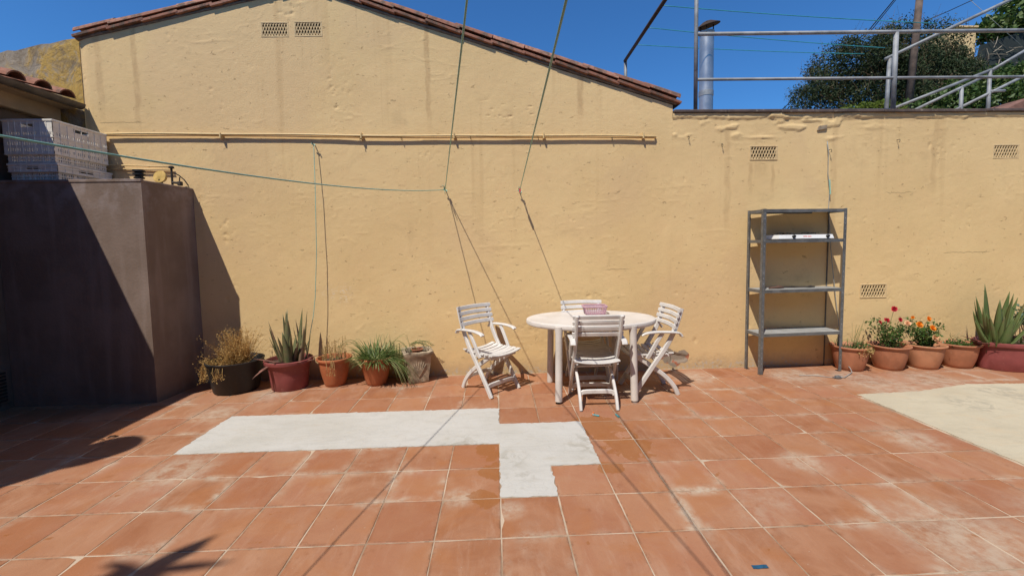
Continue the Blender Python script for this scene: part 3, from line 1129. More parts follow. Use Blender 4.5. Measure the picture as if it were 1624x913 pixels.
# paler worn corner strip of the top edge
under(MB().box((wallx + .02, CY - .006, CZ - .022), (CXR + .004, CY + .03, CZ + .006), .004).build('top_edge', M['cab']), cab)


def slotted_panel(mb, o, u, w, h, bands, t=.004):
    """a moulded crate wall: bands (z0, z1, kind) with kind 'solid', 'slots' or 'hand'"""
    o, u = np.array(o, float), np.array(u, float)
    nrm = np.array((-u[1], u[0], 0))

    def bx(a0, a1, z0, z1, k=0.):
        c = [o + u * a + nrm * (d + k) for a in (a0, a1) for d in (0, t)]
        mb.add([(*q[:2], o[2] + z0) for q in c] + [(*q[:2], o[2] + z1) for q in c],
               [(0, 2, 3, 1), (4, 5, 7, 6), (0, 4, 6, 2), (1, 3, 7, 5), (0, 1, 5, 4), (2, 6, 7, 3)])
    for z0, z1, kind in bands:
        z0, z1 = z0 * h, z1 * h
        if kind == 'solid':
            bx(0, w, z0, z1)
        elif kind == 'hand':
            bx(0, w * .36, z0, z1)
            bx(w * .64, w, z0, z1)
        else:
            n = int(w / .021)
            for k in range(n):
                a = w * k / n
                wide = .6 if (k % 7) else .98
                bx(a, a + w / n * wide, z0, z1, .0008)
    for k in range(1, 8):                                   # upright ribs standing proud
        bx(w * k / 8 - .003, w * k / 8 + .003, .0, h, -.003)
    for z in (.02, .5, .97):
        bx(0, w, z * h - .003, z * h + .003, -.0045)


def make_crate(x0, x1, y0, y1, z0, hl, hu, label):
    c = thing('plastic_crate', label, 'crate', ((x0 + x1) / 2, (y0 + y1) / 2, z0), 0, 'crates stacked on the brown housing')
    ins = .014
    tall = [(0, .10, 'solid'), (.10, .19, 'slots'), (.19, .27, 'solid'), (.27, .37, 'slots'), (.37, .56, 'solid'), (.56, .64, 'slots'), (.64, .78, 'solid'), (.78, .87, 'hand'), (.87, 1, 'solid')]
    low = [(0, .2, 'solid'), (.2, .48, 'slots'), (.48, .62, 'solid'), (.62, .86, 'slots'), (.86, 1, 'solid')]
    rimb = [(0, .3, 'solid'), (.3, .62, 'hand'), (.62, 1, 'solid')]
    for part, i, za, zb, bands in (('lower_panel', ins, 0, hl, low), ('upper_panel', 0., hl, hl + hu, tall if hu > .12 else rimb)):
        a, b, p, q = x0 + i, x1 - i, y0 + i, y1 - i
        for o_, u_, w_ in (((a, p), (1, 0, 0), b - a), ((b, p), (0, 1, 0), q - p), ((b, q), (-1, 0, 0), b - a), ((a, q), (0, -1, 0), q - p)):
            mb = MB()
            slotted_panel(mb, (*o_, z0 + za), u_, w_, zb - za, bands)
            under(mb.build(part, M['crate']), c)
    mb = MB()
    for a, b in (((x0 - .006, y0 - .006), (x1 + .006, y0 + .012)), ((x0 - .006, y1 - .012), (x1 + .006, y1 + .006)), ((x0 - .006, y0 + .012), (x0 + .012, y1 - .012)), ((x1 - .012, y0 + .012), (x1 + .006, y1 - .012))):
        mb.box((*a, z0 + hl + hu - .02), (*b, z0 + hl + hu), .003)
    under(mb.build('rim', M['crate']), c)
    mb = MB()
    mb.box((x0 + ins, y0 + ins, z0), (x1 - ins, y1 - ins, z0 + .008))
    under(mb.build('base', M['crate']), c)
    return c


CXA, CXB = at_y(14, 285, 1.83)[0], at_y(93, 282, 1.83)[0]
make_crate(CXA, CXB, 1.83, 2.40, CZ + .002, .085, .08, 'grimy white plastic crate lowest in the stack on the brown housing')
make_crate(CXA - .012, CXB - .012, 1.825, 2.385, CZ + .172, .075, at_y(86, 189, 1.83)[2] - CZ - .247, 'tall grimy white plastic crate topmost in the stack under the eave')

# fittings on top of the housing
p = at_y(221, 282, 1.95)
vc = thing('vent_cap', 'small black ribbed vent cap on top of the brown housing', 'vent cap', (p[0], 1.95, CZ))
mb = MB()
mb.lathe([(.028, 0), (.028, .03), (.044, .034), (.044, .046), (.032, .05), (.032, .062), (.05, .066), (.05, .082), (.034, .086), (.034, .095), (.052, .1), (.05, .116), (.01, .12)], n=18)
mb.build('cap', M['black'], vc, True, 40)
MB().lathe([(.05, -.002), (.05, .006), (.03, .012)], n=18).build('flange', M['black'], vc)
p = at_y(254, 280, 2.17)
lm = thing('floodlight', 'round yellowed lamp on a black foot on top of the housing', 'lamp', (p[0], 2.17, CZ))
mb = MB()
R = Matrix.Translation((0, 0, .085)) @ Matrix.Rotation(math.radians(80), 4, 'X') @ Matrix.Rotation(math.radians(0), 4, 'Z')
q = MB().lathe([(.02, -.05), (.05, -.03), (.062, 0), (.066, .006), (.062, .012)], n=20)
mb.add([tuple(R @ Vector(v)) for v in q.v], q.f)
mb.build('reflector', M['lamp'], lm, True, 40)
MB().lathe([(.034, 0), (.034, .018), (.02, .022), (.02, .06)], n=14).build('foot', M['black'], lm)
p = at_y(273, 285, 2.29)
tp = thing('standpipe_tap', 'dark bent standpipe with tap on top of the housing by the wall', 'tap', (p[0], 2.29, CZ))
mb = MB()
mb.tube([V(0, 0, .0), V(0, 0, .19), V(0, 0, .2)], .011, 8)
mb.build('pipe', M['iron'], tp)
MB().lathe([(.012, .19), (.026, .196), (.026, .212), (.012, .22)], n=12).build('knob', M['iron'], tp)
mb = MB()
mb.tube([V(0, 0, .045), V(.05, .0, .04), V(.085, 0, .045)], .013, 8)
mb.box((.06, -.02, .01), (.1, .02, .055), .006)
mb.tube([V(.075, 0, .05), V(.08, 0, .10)], .006, 6)
mb.build('valve', M['iron'], tp)
hs = MB()
hs.tube([V(p[0] + .008, 2.305, CZ + .15), V(p[0] + .035, 2.34, CZ + .13), V(p[0] + .07, 2.37, CZ + .085), V(p[0] + .095, 2.385, CZ + .03), V(p[0] + .103, 2.39, CZ + .006), V(p[0] + .08, 2.36, CZ + .007)], .006, 8)
tag(hs.build('hose', M['gutter'], None, True), 'dark curved hose dropping onto the housing top beside the tap', 'hose')

# two thin feed pipes on the wall just above the housing
for k, (ya, yb, zz) in enumerate(((262, 265, 0), (267.5, 270, 0))):
    a, b = at_y(172, ya, YW - .03), at_y(272, yb, YW - .03)
    o = MB().tube([a, (a + b) / 2 + V(0, 0, .003), b], .0075, 8).build('feed_pipe', M['pipe'], None, True)
    tag(o, ['upper of two thin ochre pipes on the wall above the housing', 'lower of two thin ochre pipes on the wall above the housing'][k], 'pipe')

# ================================================================== PIPES, HOOKS AND LINES ON THE WALL
lp = thing('wall_pipe', 'long ochre painted pipe running across the gable wall', 'pipe', (-1.2, YW, 2.75))
YP_ = YW - .034
a, b = at_y(166, 212.5, YP_), at_y(1038, 216.5, YP_)
pts = []
for t in np.linspace(0, 1, 40):
    q = a + (b - a) * t
    q[2] += .006 * math.sin(t * 9) + .003 * math.sin(t * 23)
    pts.append(q)
under(MB().tube(pts + [b + V(.015, .012, -.003), b + V(.02, .04, -.004)], .011, 10).build('pipe', M['pipe'], None, True), lp)
pts2 = [q + V(0, .012 + .006 * math.sin(i * .9), -.017 - .003 * math.sin(i * .6)) for i, q in enumerate(pts)]
under(MB().tube(pts2 + [b + V(.02, .03, -.01)], .006, 8).build('cable', M['pipe'], None, True), lp)
for xx in (350, 573, 720, 862, 1020):
    q = at_y(xx, 213.5, YP_)
    mb = MB()
    mb.box((q[0] - .008, YP_ - .018, q[2] - .045), (q[0] + .008, YW + .002, q[2] + .004 + .014), .002)
    under(mb.build('clip', M['pipe']), lp)


def wire_hook(x, y, label, L=.03, mat='iron'):
    q = at_y(x, y, YW - .005)
    h = thing('wire_hook', label, 'hook', (q[0], YW, q[2]), 0, 'small hooks in the wall')
    mb = MB()
    mb.tube([V(0, .012, 0), V(0, -L, .0), V(0, -L - .008, -.01), V(.002, -L - .004, -.028), V(.003, -L + .01, -.03)], .0032, 6)
    mb.build('hook', M[mat], h)
    return h


for x, y, lb in ((573, 221, 'dark hook below the wall pipe, level with the vent pair'), (637, 219, 'tiny hook under the pipe just left of the left green line'), (746, 217, 'tiny hook under the pipe right of the left green line'),
                 (853, 218, 'tiny hook under the pipe left of the right green line'), (970, 219, 'tiny hook under the pipe right of the right green line'), (1091, 217, 'lone hook where the gable meets the garden wall'),
                 (1144, 229, 'ring hook in the lumpy render left of the square vent'), (1423, 222, 'small hook high on the garden wall right of the hanging cord')):
    wire_hook(x, y, lb, .05 if x == 573 else .032)


def cord(name, label, pts, r, cat='clothes line', mat='rope', n=5):
    o = MB().tube(pts, r, n).build(name, M[mat], None, True)
    return tag(o, label, cat)


def sag(a, b, s, n=24):
    a, b = np.array(a, float), np.array(b, float)
    return [a + (b - a) * t - V(0, 0, s * 4 * t * (1 - t)) for t in np.linspace(0, 1, n)]


H0 = at_y(497, 229, YW - .045)
H1 = at_y(706, 301, YW - .05)
H2 = at_y(824, 303, YW - .05)
for q, lb in ((H0, 'hook holding the loose hanging green cord on the gable wall'), (H1, 'hook where two green lines meet on the wall'), (H2, 'hook holding the right green line on the wall')):
    h = thing('line_hook', lb, 'hook', (q[0], YW, q[2]), 0, 'hooks for the lines')
    MB().tube([V(0, .012, 0), V(0, -.05, 0), V(-.006, -.066, .012), V(-.01, -.06, .03)], .005, 6).build('hook', M['iron'], h)
    MB().tube([V(-.02, -.05, .01), V(.0, -.052, -.006), V(.015, -.05, -.004), V(.022, -.06, -.02)], .006, 6).build('knot', M['rope'], h)
YB = -3.02
e1 = H1 + V(.141, -1, .05) * (H1[1] - YB)
e2 = H2 + V(-.023, -1, .012) * (H2[1] - YB)
e3 = H1 + V(-.28, -1, -.036) * (H1[1] - YB)
cord('clothes_line', 'left of two green lines running from the wall overhead', sag(H1, e1, .0), .0042)
cord('clothes_line', 'right of two green lines running from the wall overhead', sag(H2, e2, .0), .0042)
cord('clothes_line', 'green line stretched low across the left towards the camera', sag(H1, e3, .16), .0042)
p0 = H0
cord('hanging_cord', 'loose green cord hanging down the gable wall to the plants', [p0, p0 + V(.004, 0, -.05), at_y(500, 300, YW - .075), at_y(502, 400, YW - .095), at_y(500, 470, YW - .11), at_y(497, 500, YW - .12), at_y(490, 540, YW - .14), at_y(483, 556, YW - .15)], .0038)
q = H2 + V(-.023, -1, .012) * .12 + V(0, 0, -.012)
pg = thing('clothes_peg', 'pink clothes peg clipped on the right green line at the wall', 'peg', tuple(q))
MB().box((-.008, -.04, -.016), (.008, .035, -.001), .002).build('jaw', M['redpeg'], pg)
MB().box((-.008, -.04, .006), (.008, .035, .02), .002).build('jaw', M['redpeg'], pg)
# bundle of slack line ends at the hooks
for q, lb in ((H1, 'knotted tail of line below the meeting hook'), (H2, 'knotted tail of line below the right hook')):
    mb = MB()
    for s in range(2):
        mb.tube([q + V(.002, -.01, 0), q + V(.0, -.05 - .01 * s, .03 - .05 * s), q + V(-.014 + .02 * s, -.1, .035 - .06 * s), q + V(-.02 + .03 * s, -.12 + .03 * s, .03 - .09 * s)], .003, 5)
    tag(mb.build('line_tail', M['rope'], None, True), lb, 'cord')
# hook and grey cord above the shelf unit, trailing to the plug on the floor
q = at_y(1314, 238, YW - .01)
wire_hook(1314, 238, 'hook above the shelf unit holding a frayed cord', .045)
pl = at_z(1329, 598, .02)
pts = [at_y(1312, 224, YW - .02), at_y(1314, 240, YW - .04), at_y(1313, 275, YW - .02), at_y(1316, 300, YW - .025), at_y(1314, 330, YW - .02), at_y(1318, 400, YW - .022), at_y(1325, 470, YW - .03), at_y(1331, 520, YW - .03), V(4.05, 2.36, .12), V(4.0, 2.12, .05), V(3.99, 2.08, .012), pl + V(.09, .02, -.01), pl]
cord('hanging_cord', 'grey green cord hanging behind the shelf down to a plug', pts, .0042, 'cord', 'greycable', 6)
mb = MB()
mb.tube(sag(at_y(1316, 285, YW - .03), at_y(1317, 308, YW - .035), .01, 6), .006, 6)
tag(mb.build('cord_knot', M['rope']), 'frayed green knot in the cord above the shelf', 'cord')
# chipped stone hole high in the garden wall
q = at_y(1303, 203, YW - .004)
mb = MB()
mb.add([q + V(-.055, -.012, -.03), q + V(.045, -.018, -.012), q + V(.055, -.02, .03), q + V(-.035, -.014, .02), q + V(-.055, .02, -.03), q + V(.045, .02, -.012), q + V(.055, .02, .03), q + V(-.035, .02, .02)],
       [(0, 1, 2, 3), (0, 4, 5, 1), (1, 5, 6, 2), (2, 6, 7, 3), (3, 7, 4, 0)])
tag(mb.build('stone_chip', M['stone']), 'grey stone poking out of the render near the coping', 'stone')


# ================================================================== FURNITURE
def curve_pts(ps, n=14):
    """smooth polyline through points (Catmull-Rom)"""
    ps = [np.array(p, float) for p in ps]
    ps = [2 * ps[0] - ps[1]] + ps + [2 * ps[-1] - ps[-2]]
    out = []
    k = len(ps) - 3
    for i in range(k):
        a, b, c, d = ps[i:i + 4]
        m_ = max(2, n // k)
        for j in range(m_ + (1 if i == k - 1 else 0)):
            t = j / m_
            out.append(.5 * ((2 * b) + (-a + c) * t + (2 * a - 5 * b + 4 * c - d) * t * t + (-a + 3 * b - 3 * c + d) * t ** 3))
    return out


def make_chair(label):
    c = thing('folding_chair', label, 'chair', group='white folding armchairs')
    m_ = M['white']
    for s in (-1, 1):
        x = s * .2
        mb = MB()                           # back stile that runs on to the front foot
        mb.bar(curve_pts([(x, .225, 0), (x, .15, .12), (x, .02, .31), (x, -.085, .46), (x, -.165, .60), (x, -.215, .73), (x, -.255, .865)], 24), .046, .028, up=(1, 0, 0), b=.007,
               scale=None)
        mb.build('back_stile', m_, c, True, 35)
        mb = MB()
        xi = s * .166
        mb.bar(curve_pts([(xi, -.245, 0), (xi, -.2, .09), (xi, -.1, .2), (xi, .05, .31), (xi, .19, .405)], 18), .044, .026, up=(1, 0, 0), b=.007)
        mb.build('leg', m_, c, True, 35)
        mb = MB()
        xa = s * .232
        mb.bar(curve_pts([(xa, -.245, .60), (xa, -.215, .632), (xa, -.12, .642), (xa, .02, .645), (xa, .12, .632), (xa, .15, .615)], 16), .05, .02, up=(0, 0, 1), b=.007)
        mb.build('armrest', m_, c, True, 35)
        mb = MB()
        mb.bar(curve_pts([(s * .226, -.06, .635), (s * .222, .0, .54), (s * .218, .06, .43), (s * .212, .085, .385)], 8), .04, .022, up=(1, 0, 0), b=.006)
        mb.build('arm_support', m_, c, True, 35)
        mb = MB()
        mb.bar(curve_pts([(s * .186, -.17, .415), (s * .186, 0, .392), (s * .186, .14, .405), (s * .186, .235, .415)], 10), .016, .03, up=(0, 0, 1), b=.004)
        mb.build('seat_rail', m_, c, True, 35)
    for k in range(4):                      # back slats
        z = .685 + k * .054
        y = -.215 - (z - .73) * .30
        mb = MB()
        w = .232
        y += .012
        mb.bar(curve_pts([(-w, y + .012, z), (-w * .6, y - .004, z + .002), (0, y - .014, z + .004), (w * .6, y - .004, z + .002), (w, y + .012, z)], 12), .016, .042, up=(0, -.28, 1), b=.006)
        mb.build('back_slat', m_, c, True, 35)
    for k in range(7):                      # seat slats, dished in the middle
        y = -.155 + k * .064
        z = .425 - .012 * math.sin(k / 6 * math.pi) + (.0 if k < 6 else -.006)
        w = .208
        mb = MB()
        mb.bar(curve_pts([(-w, y, z + .008), (-w * .55, y, z - .010), (0, y, z - .016), (w * .55, y, z - .010), (w, y, z + .008)], 12), .05, .014, up=(0, 0, 1), b=.004)
        mb.build('seat_slat', m_, c, True, 35)
    for y, z, w, h in ((.158, .105, .195, .045), (-.155, .145, .16, .042), (.205, .385, .17, .03)):
        mb = MB()
        mb.bar(curve_pts([(-w, y, z - .03), (-w * .8, y, z - .004), (0, y, z), (w * .8, y, z - .004), (w, y, z - .03)] if h > .035 else [(-w, y, z), (0, y, z), (w, y, z)], 14), .02, h, up=(0, 0, 1), b=.006)
        mb.build('stretcher', m_, c, True, 35)
    mb = MB()                               # folding rod under the seat
    mb.tube([V(-.17, -.02, .345), V(.17, -.02, .345)], .008, 8)
    mb.build('pivot_rod', m_, c)
    return c


chair = make_chair('white plastic folding armchair standing alone left of the table')


def heading(fx, fy):
    return math.atan2(fy, fx) - math.pi / 2


spots = [((-.085, 1.935), heading(.70, -.715), None),
         ((.915, 1.50), heading(.03, 1), 'white folding armchair with its back to the camera, in front of the table'),
         ((1.53, 1.755), heading(-1, -.02), 'white folding armchair at the right end of the table facing it'),
         ((.955, 2.03), heading(.02, -1), 'white folding armchair behind the table against the wall')]
for k, (p, rz, lb) in enumerate(spots):
    o = chair if k == 0 else copy_tree(chair)
    o.location = (*p, 0)
    o.rotation_euler = (0, 0, rz)
    if lb:
        o['label'] = lb

# table
TZ = .745
TC = (.965, 1.85)
tb = thing('garden_table', 'cream white plastic oval garden table with four round legs', 'table', (*TC, 0))
mb = MB()
rx, ry = .665, .47
prof = [(.001, .012), (.5, .012), (.92, .012), (.935, -.018), (.985, -.022), (1.0, -.012), (1.003, .006), (.995, .022), (.975, .029), (.93, .0285), (.5, .028), (.001, .028)]
mb.lathe([(r, TZ - .028 + z) for r, z in prof], n=72, sx=rx, sy=ry)
mb.build('table_top', M['table'], tb, True, 35)
mb = MB()
mb.lathe([(.80, TZ - .07), (.83, TZ - .07), (.83, TZ - .018), (.80, TZ - .018)], n=48, sx=rx, sy=ry)
mb.f = mb.f[:-2]
mb.build('apron', M['table'], tb, True, 35)
for px_, py_ in ((887, 641), (1008, 639)):
    q = at_z(px_, py_)
    fx, fy = q[0] - TC[0], q[1] + .03 - TC[1]
    for yy in (fy, .235):
        mb = MB()
        pth = [V(fx * .97, yy * .93, TZ - .02), V(fx * .975, yy * .94, TZ - .1), V(fx, yy, .02), V(fx, yy, 0)]
        mb.tube(pth, .035, 16, scale=[1.2, .95, 1.0, .9])
        mb.build('leg', M['table'], tb, True, 40)

# basket on the table
q = at_z(942, 499, TZ)
bs = thing('pink_basket', 'small pink plastic basket with open mesh sides on the table', 'basket', (q[0] + .02, q[1] + .06, TZ + .001), -.06)
W_, D_, Hh = .245, .16, .085
mb = MB()
mb.box((-W_ * .42, -D_ * .42, 0), (W_ * .42, D_ * .42, .004))
mb.build('base', M['pink'], bs)
mb = MB()
for sx in range(10):
    for sy in (-1, 1):
        t = -1 + 2 * sx / 9
        mb.bar([V(t * W_ * .41, sy * D_ * .42, .002), V(t * W_ * .47, sy * D_ * .48, Hh - .012)], .006, .003, up=(0, 1, 0), b=.0005)
for sy in range(8):
    for sx in (-1, 1):
        t = -1 + 2 * sy / 7
        mb.bar([V(sx * W_ * .42, t * D_ * .41, .002), V(sx * W_ * .48, t * D_ * .47, Hh - .012)], .006, .003, up=(1, 0, 0), b=.0005)
for kz in range(1, 4):
    f = .84 + .12 * kz / 4
    z = kz * (Hh - .012) / 4
    w, d = W_ * f / 2, D_ * f / 2
    for a, b in (((-w, -d), (w, -d)), ((w, -d), (w, d)), ((w, d), (-w, d)), ((-w, d), (-w, -d))):
        mb.bar([V(*a, z), V(*b, z)], .003, .004, b=.0005)
mb.build('mesh_side', M['pink'], bs)
mb = MB()
w, d = W_ * .5, D_ * .5
ring = curve_pts([(w * .8, -d, Hh), (w, -d * .7, Hh), (w, d * .7, Hh), (w * .8, d, Hh), (-w * .8, d, Hh), (-w, d * .7, Hh), (-w, -d * .7, Hh), (-w * .8, -d, Hh), (w * .8, -d, Hh)], 48)
mb.bar(ring, .018, .02, b=.005)
mb.build('rim', M['pink'], bs, True, 40)

# ---- steel shelf unit
A = V(2.945, 2.115, 0)
UX = V(1.0, .058, 0)
UX /= np.linalg.norm(UX)
UY = V(-UX[1], UX[0], 0)
SW, SD = 1.0, .268
su = thing('shelf_unit', 'grey slotted steel shelf unit leaning close to the wall', 'shelf', tuple(A + UX * SW / 2 + UY * SD / 2), math.atan2(UX[1], UX[0]))
w2, d2 = SW / 2, SD / 2
for sx in (-1, 1):
    for sy in (-1, 1):
        mb = MB()
        x, y = sx * w2, sy * d2
        t, wd = .003, .036
        mb.box((min(x, x - sx * wd), min(y, y - sy * t), 0), (max(x, x - sx * wd), max(y, y - sy * t), 1.855))
        mb.box((min(x, x - sx * t), min(y - sy * t, y - sy * wd), 0), (max(x, x - sx * t), max(y - sy * t, y - sy * wd), 1.855))
        post = mb.build('post', M['shelf'], su)
        hb = MB()
        for k in range(30):
            z = .06 + k * .06
            xx, yy = x - sx * .018, y
            hb.box((xx - .004, yy + sy * .0004 - .0004, z), (xx + .004, yy + sy * .0004 + .0004, z + .014))
            hb.box((x + sx * .0004 - .0004, y - sy * .018 - .004, z + .03), (x + sx * .0004 + .0004, y - sy * .018 + .004, z + .044))
        hb.build('slot_holes', M['galv'], post)['kind'] = 'stuff'
        MB().box((x - sx * .02 - .022, y - sy * .02 - .022, -.001), (x - sx * .02 + .022, y - sy * .02 + .022, .004), .001).build('foot', M['black'], su)
for k, z in enumerate((1.85, 1.515, .957, .462)):
    mb = MB()
    i = .005
    mb.box((-w2 + i, -d2 + i, z - .004), (w2 - i, d2 - i, z), 0)
    o = mb.build('shelf_panel', M['panel'], su)
    mb = MB()
    for a, b in (((-w2 + .0035, -d2 + .0035), (w2 - .0035, -d2 + .0065)), ((-w2 + .0035, d2 - .0065), (w2 - .0035, d2 - .0035)), ((-w2 + .0035, -d2 + .0065), (-w2 + .0065, d2 - .0065)), ((w2 - .0065, -d2 + .0065), (w2 - .0035, d2 - .0065))):
        mb.box((*a, z - .034), (*b, z + .001))
    mb.build('edge_lip', M['shelf'], o)

# ---- two-burner stove on the shelf
sz = 1.516
sv = thing('camp_stove', 'white two burner gas stove with black knobs on the shelf', 'stove', tuple(A + UX * .545 + UY * .145 + V(0, 0, sz)), math.atan2(UX[1], UX[0]))
mb = MB()
w, d, h = .335, .115, .052
mb.add([(-w, -d, .008), (w, -d, .008), (w, d, .008), (-w, d, .008), (-w + .012, -d + .012, h), (w - .012, -d + .012, h), (w - .012, d - .01, h), (-w + .012, d - .01, h)],
       [(0, 3, 2, 1), (4, 5, 6, 7), (0, 1, 5, 4), (1, 2, 6, 5), (2, 3, 7, 6), (3, 0, 4, 7)])
mb.build('body', M['enamel'], sv)
MB().box((-.02, .0, 0), (.02, .02, .008)).build('foot', M['black'], sv) if False else None
for sx in (-1, 1):
    for sy in (-1, 1):
        MB().lathe([(.016, 0), (.014, .009)], (sx * .29, sy * .085, 0), 10).build('foot', M['black'], sv)
for x in (-.155, .255):
    q = MB().lathe([(.018, 0), (.018, .012), (.013, .016), (.012, .026)], n=14)
    R = Matrix.Translation((x, -d + .005, .031)) @ Matrix.Rotation(math.radians(78), 4, 'X')
    mb = MB()
    mb.add([tuple(R @ Vector(v)) for v in q.v], q.f)
    mb.build('knob', M['black'], sv, True, 40)
for x in (-.17, .14):
    MB().lathe([(.055, h + .001), (.055, h + .006), (.03, h + .008), (.03, h + .016), (.005, h + .018)], (x, 0, 0), 18).build('burner', M['iron'], sv, True, 40)
    mb = MB()
    for k in range(4):
        a = k * math.pi / 2 + .4
        mb.tube([V(x + .03 * math.cos(a), .03 * math.sin(a), h + .022), V(x + .1 * math.cos(a), .085 * math.sin(a), h + .022), V(x + .1 * math.cos(a), .085 * math.sin(a), h)], .0035, 6)
    mb.build('pan_support', M['iron'], sv)
mb = MB()
rr = random.Random(5)
xx = -.035
for k in range(8):                                           # small red lettering, too small to read in the photograph
    for s in range(2):
        mb.box((xx + s * .006, -d + .0035, .026), (xx + s * .006 + .0018, -d + .0045, .038))
    mb.box((xx, -d + .0037, .026 + rr.choice((0, .005, .01))), (xx + .0075, -d + .0044, .028 + rr.choice((0, .005, .01)) * 0 + .001 + .002))
    xx += .0115 + (.006 if k == 3 else 0)
mb.v = [(a, b + (c_ - .008) / .044 * .012 - .0052, c_) for a, b, c_ in mb.v]
mb.build('red_lettering', M['redprint'], sv)

# ---- long tool lying on the middle shelf
tl = thing('grill_tool', 'long thin tool with brown handle lying on the middle shelf', 'tool', tuple(A + UX * .46 + UY * .1 + V(0, 0, .958)), math.atan2(UX[1], UX[0]))
mb = MB()
mb.tube([V(-.13, 0, .012), V(.12, .01, .012), V(.2, .01, .012)], .006, 6)
mb.build('rod', M['rust'], tl)
mb = MB()
mb.tube([V(-.30, .0, .009), V(-.24, -.004, .015), V(-.18, 0, .019), V(-.12, 0, .013)], .016, 8, scale=[.5, .7, 1, .6])
mb.build('handle', simple('brown_handle', (.12, .06, .04), .7), tl, True)
MB().tube([V(.16, .01, .012), V(.22, .012, .016), V(.27, .01, .012)], .013, 8, scale=[.5, 1, .5]).build('tip', M['iron'], tl, True)

# ---- plug at the foot of the shelf
pb = thing('power_plug', 'grey power plug lying on the tiles by the shelf foot', 'plug', tuple(at_z(1329, 600)))
MB().box((-.03, -.02, 0), (.025, .022, .032), .008).build('body', simple('grey_plug', (.13, .13, .13), .5), pb)
MB().tube([V(.02, 0, .016), V(.05, .006, .014)], .009, 8).build('strain_relief', M['greycable'], pb)
mb = MB()
mb.tube([V(-.03, -.008, .016), V(-.052, -.008, .016)], .0035, 6)
mb.tube([V(-.03, .01, .016), V(-.052, .01, .016)], .0035, 6)
mb.build('pins', M['steel'], pb)
cord('floor_cable', 'thin grey cable lying on the tiles under the shelf', [at_z(1268, 595, .006), at_z(1290, 595, .005), at_z(1310, 597, .005), at_z(1325, 599, .008)], .0035, 'cable', 'greycable', 6)


# ---- small things on the floor
def floor_peg(px_, py_, mat, rz, label):
    q = at_z(px_, py_, 0)
    t = thing('clothes_peg', label, 'peg', (q[0], q[1], .001), rz, 'pegs fallen on the tiles')
    MB().box((-.03, .001, .0), (.034, .007, .011), .002).build('jaw', M[mat], t)
    MB().box((-.03, -.009, .0), (.034, -.003, .011), .002).build('jaw', M[mat], t).rotation_euler = (0, 0, .12)
    MB().tube([V(0, -.01, .006), V(0, .008, .006)], .0045, 6).build('spring', M['steel'], t)


floor_peg(940, 657, 'orange', 1.1, 'orange clothes peg on the tiles in front of the table')
floor_peg(944.5, 659, 'teal', -.6, 'teal clothes peg touching the orange one on the tiles')
floor_peg(979, 660, 'teal', 1.7, 'lone teal clothes peg on the tiles below the front chair')
q = at_z(1205, 898.5, .001)
mb = MB()
rn = random.Random(2)
xs_ = np.linspace(-.036, .036, 9)
lo = [(x, -.0105 + rn.uniform(-.0012, .001), .0015 + abs(x) * .04 * (x > .02)) for x in xs_]
hi = [(x + .002, .0105 + rn.uniform(-.001, .0012), .0015) for x in xs_]
mb.add(lo + hi, [(k, k + 1, 9 + k + 1, 9 + k) for k in range(8)])
mb.v = [(a + q[0], b + q[1], c_ + .002) for a, b, c_ in mb.v]
o = mb.build('tape_scrap', M['tape'])
md = o.modifiers.new('thickness', 'SOLIDIFY')
md.thickness = .0008
tag(o, 'torn scrap of blue tape stuck on a tile in the foreground', 'tape')
for k, (px_, py_, s, lb) in enumerate(((177.5, 693.5, .03, 'larger of two dry curled leaves beside the shadow edge'), (160, 698.5, .018, 'smaller of two dry curled leaves beside the shadow edge'))):
    q = at_z(px_, py_, 0)
    mb = MB()
    mb.sweep([q + V(-s, -s * .6, .004), q + V(-s * .3, 0, .014), q + V(s * .4, s * .3, .013), q + V(s, s * .9, .003)], [(-.4 * s, 0), (0, -.25 * s), (.4 * s, .1 * s), (0, .15 * s)], scale=[.2, 1, 1, .2])
    tag(mb.build('dry_leaf', M['rust']), lb, 'leaf')


# ================================================================== POTS AND PLANTS
def pot(name, label, x, y, prof, mat, soil_z, soil_r, sx=1., sy=1., rz=0., wob=.006, cat='pot', group=None, seed=0):
    t = thing(name, label, cat, (x, y, 0), rz, group)
    mb = MB()
    mb.lathe(prof, n=40, sx=sx, sy=sy, wob=wob, seed=seed)
    mb.f = mb.f[:-1]
    mb.build('body', M[mat], t, True, 35)
    rn = random.Random(seed + 50)
    # crumbly soil
    mb = MB()
    n = 24
    vs = [(0, 0, soil_z + .012)]
    fs = []
    for r in range(1, 5):
        for k in range(n):
            a = 2 * math.pi * k / n
            rr = soil_r * r / 4
            vs.append((rr * sx * math.cos(a), rr * sy * math.sin(a), soil_z + rn.uniform(-.006, .01)))
    for k in range(n):
        fs.append((0, 1 + k, 1 + (k + 1) % n))
        for r in range(3):
            a, b = 1 + r * n + k, 1 + r * n + (k + 1) % n
            fs.append((a, a + n, b + n, b))
    mb.add(vs, fs)
    mb.build('soil', M['soil'], t, True)
    return t


def bowl(rb, rr, h, lip=.022, bulge=.0, th=.012):
    """outer profile up, round the rim, back down inside"""
    rt_ = rr - .024                       # body just under the rim
    f = lambda t: rb + (rt_ - rb) * (t + bulge * 26 * t * (1 - t) * (1 - .35 * t))
    body = [(f(t), .008 + (h - lip - .03) * t) for t in (0, .12, .28, .46, .64, .82, 1)]
    return [(rb * .93, 0)] + body + [(rr - .022, h - lip - .006), (rr - .004, h - lip), (rr, h - lip * .5), (rr - .002, h - .003), (rr - .010, h),
            (rr - .02, h - .006), (rr - .034, h - lip - .012), (f(.6) - th * 1.3, h * .55), (rb - th, h * .2)]


def fixed(name, label, cat, x, y, z, group=None):
    return thing(name, label, cat, (x, y, z), 0, group)


RN = random.Random(21)


def sub(root, mb, name, mat, smooth=False):
    return mb.build(name, M[mat], root, smooth)


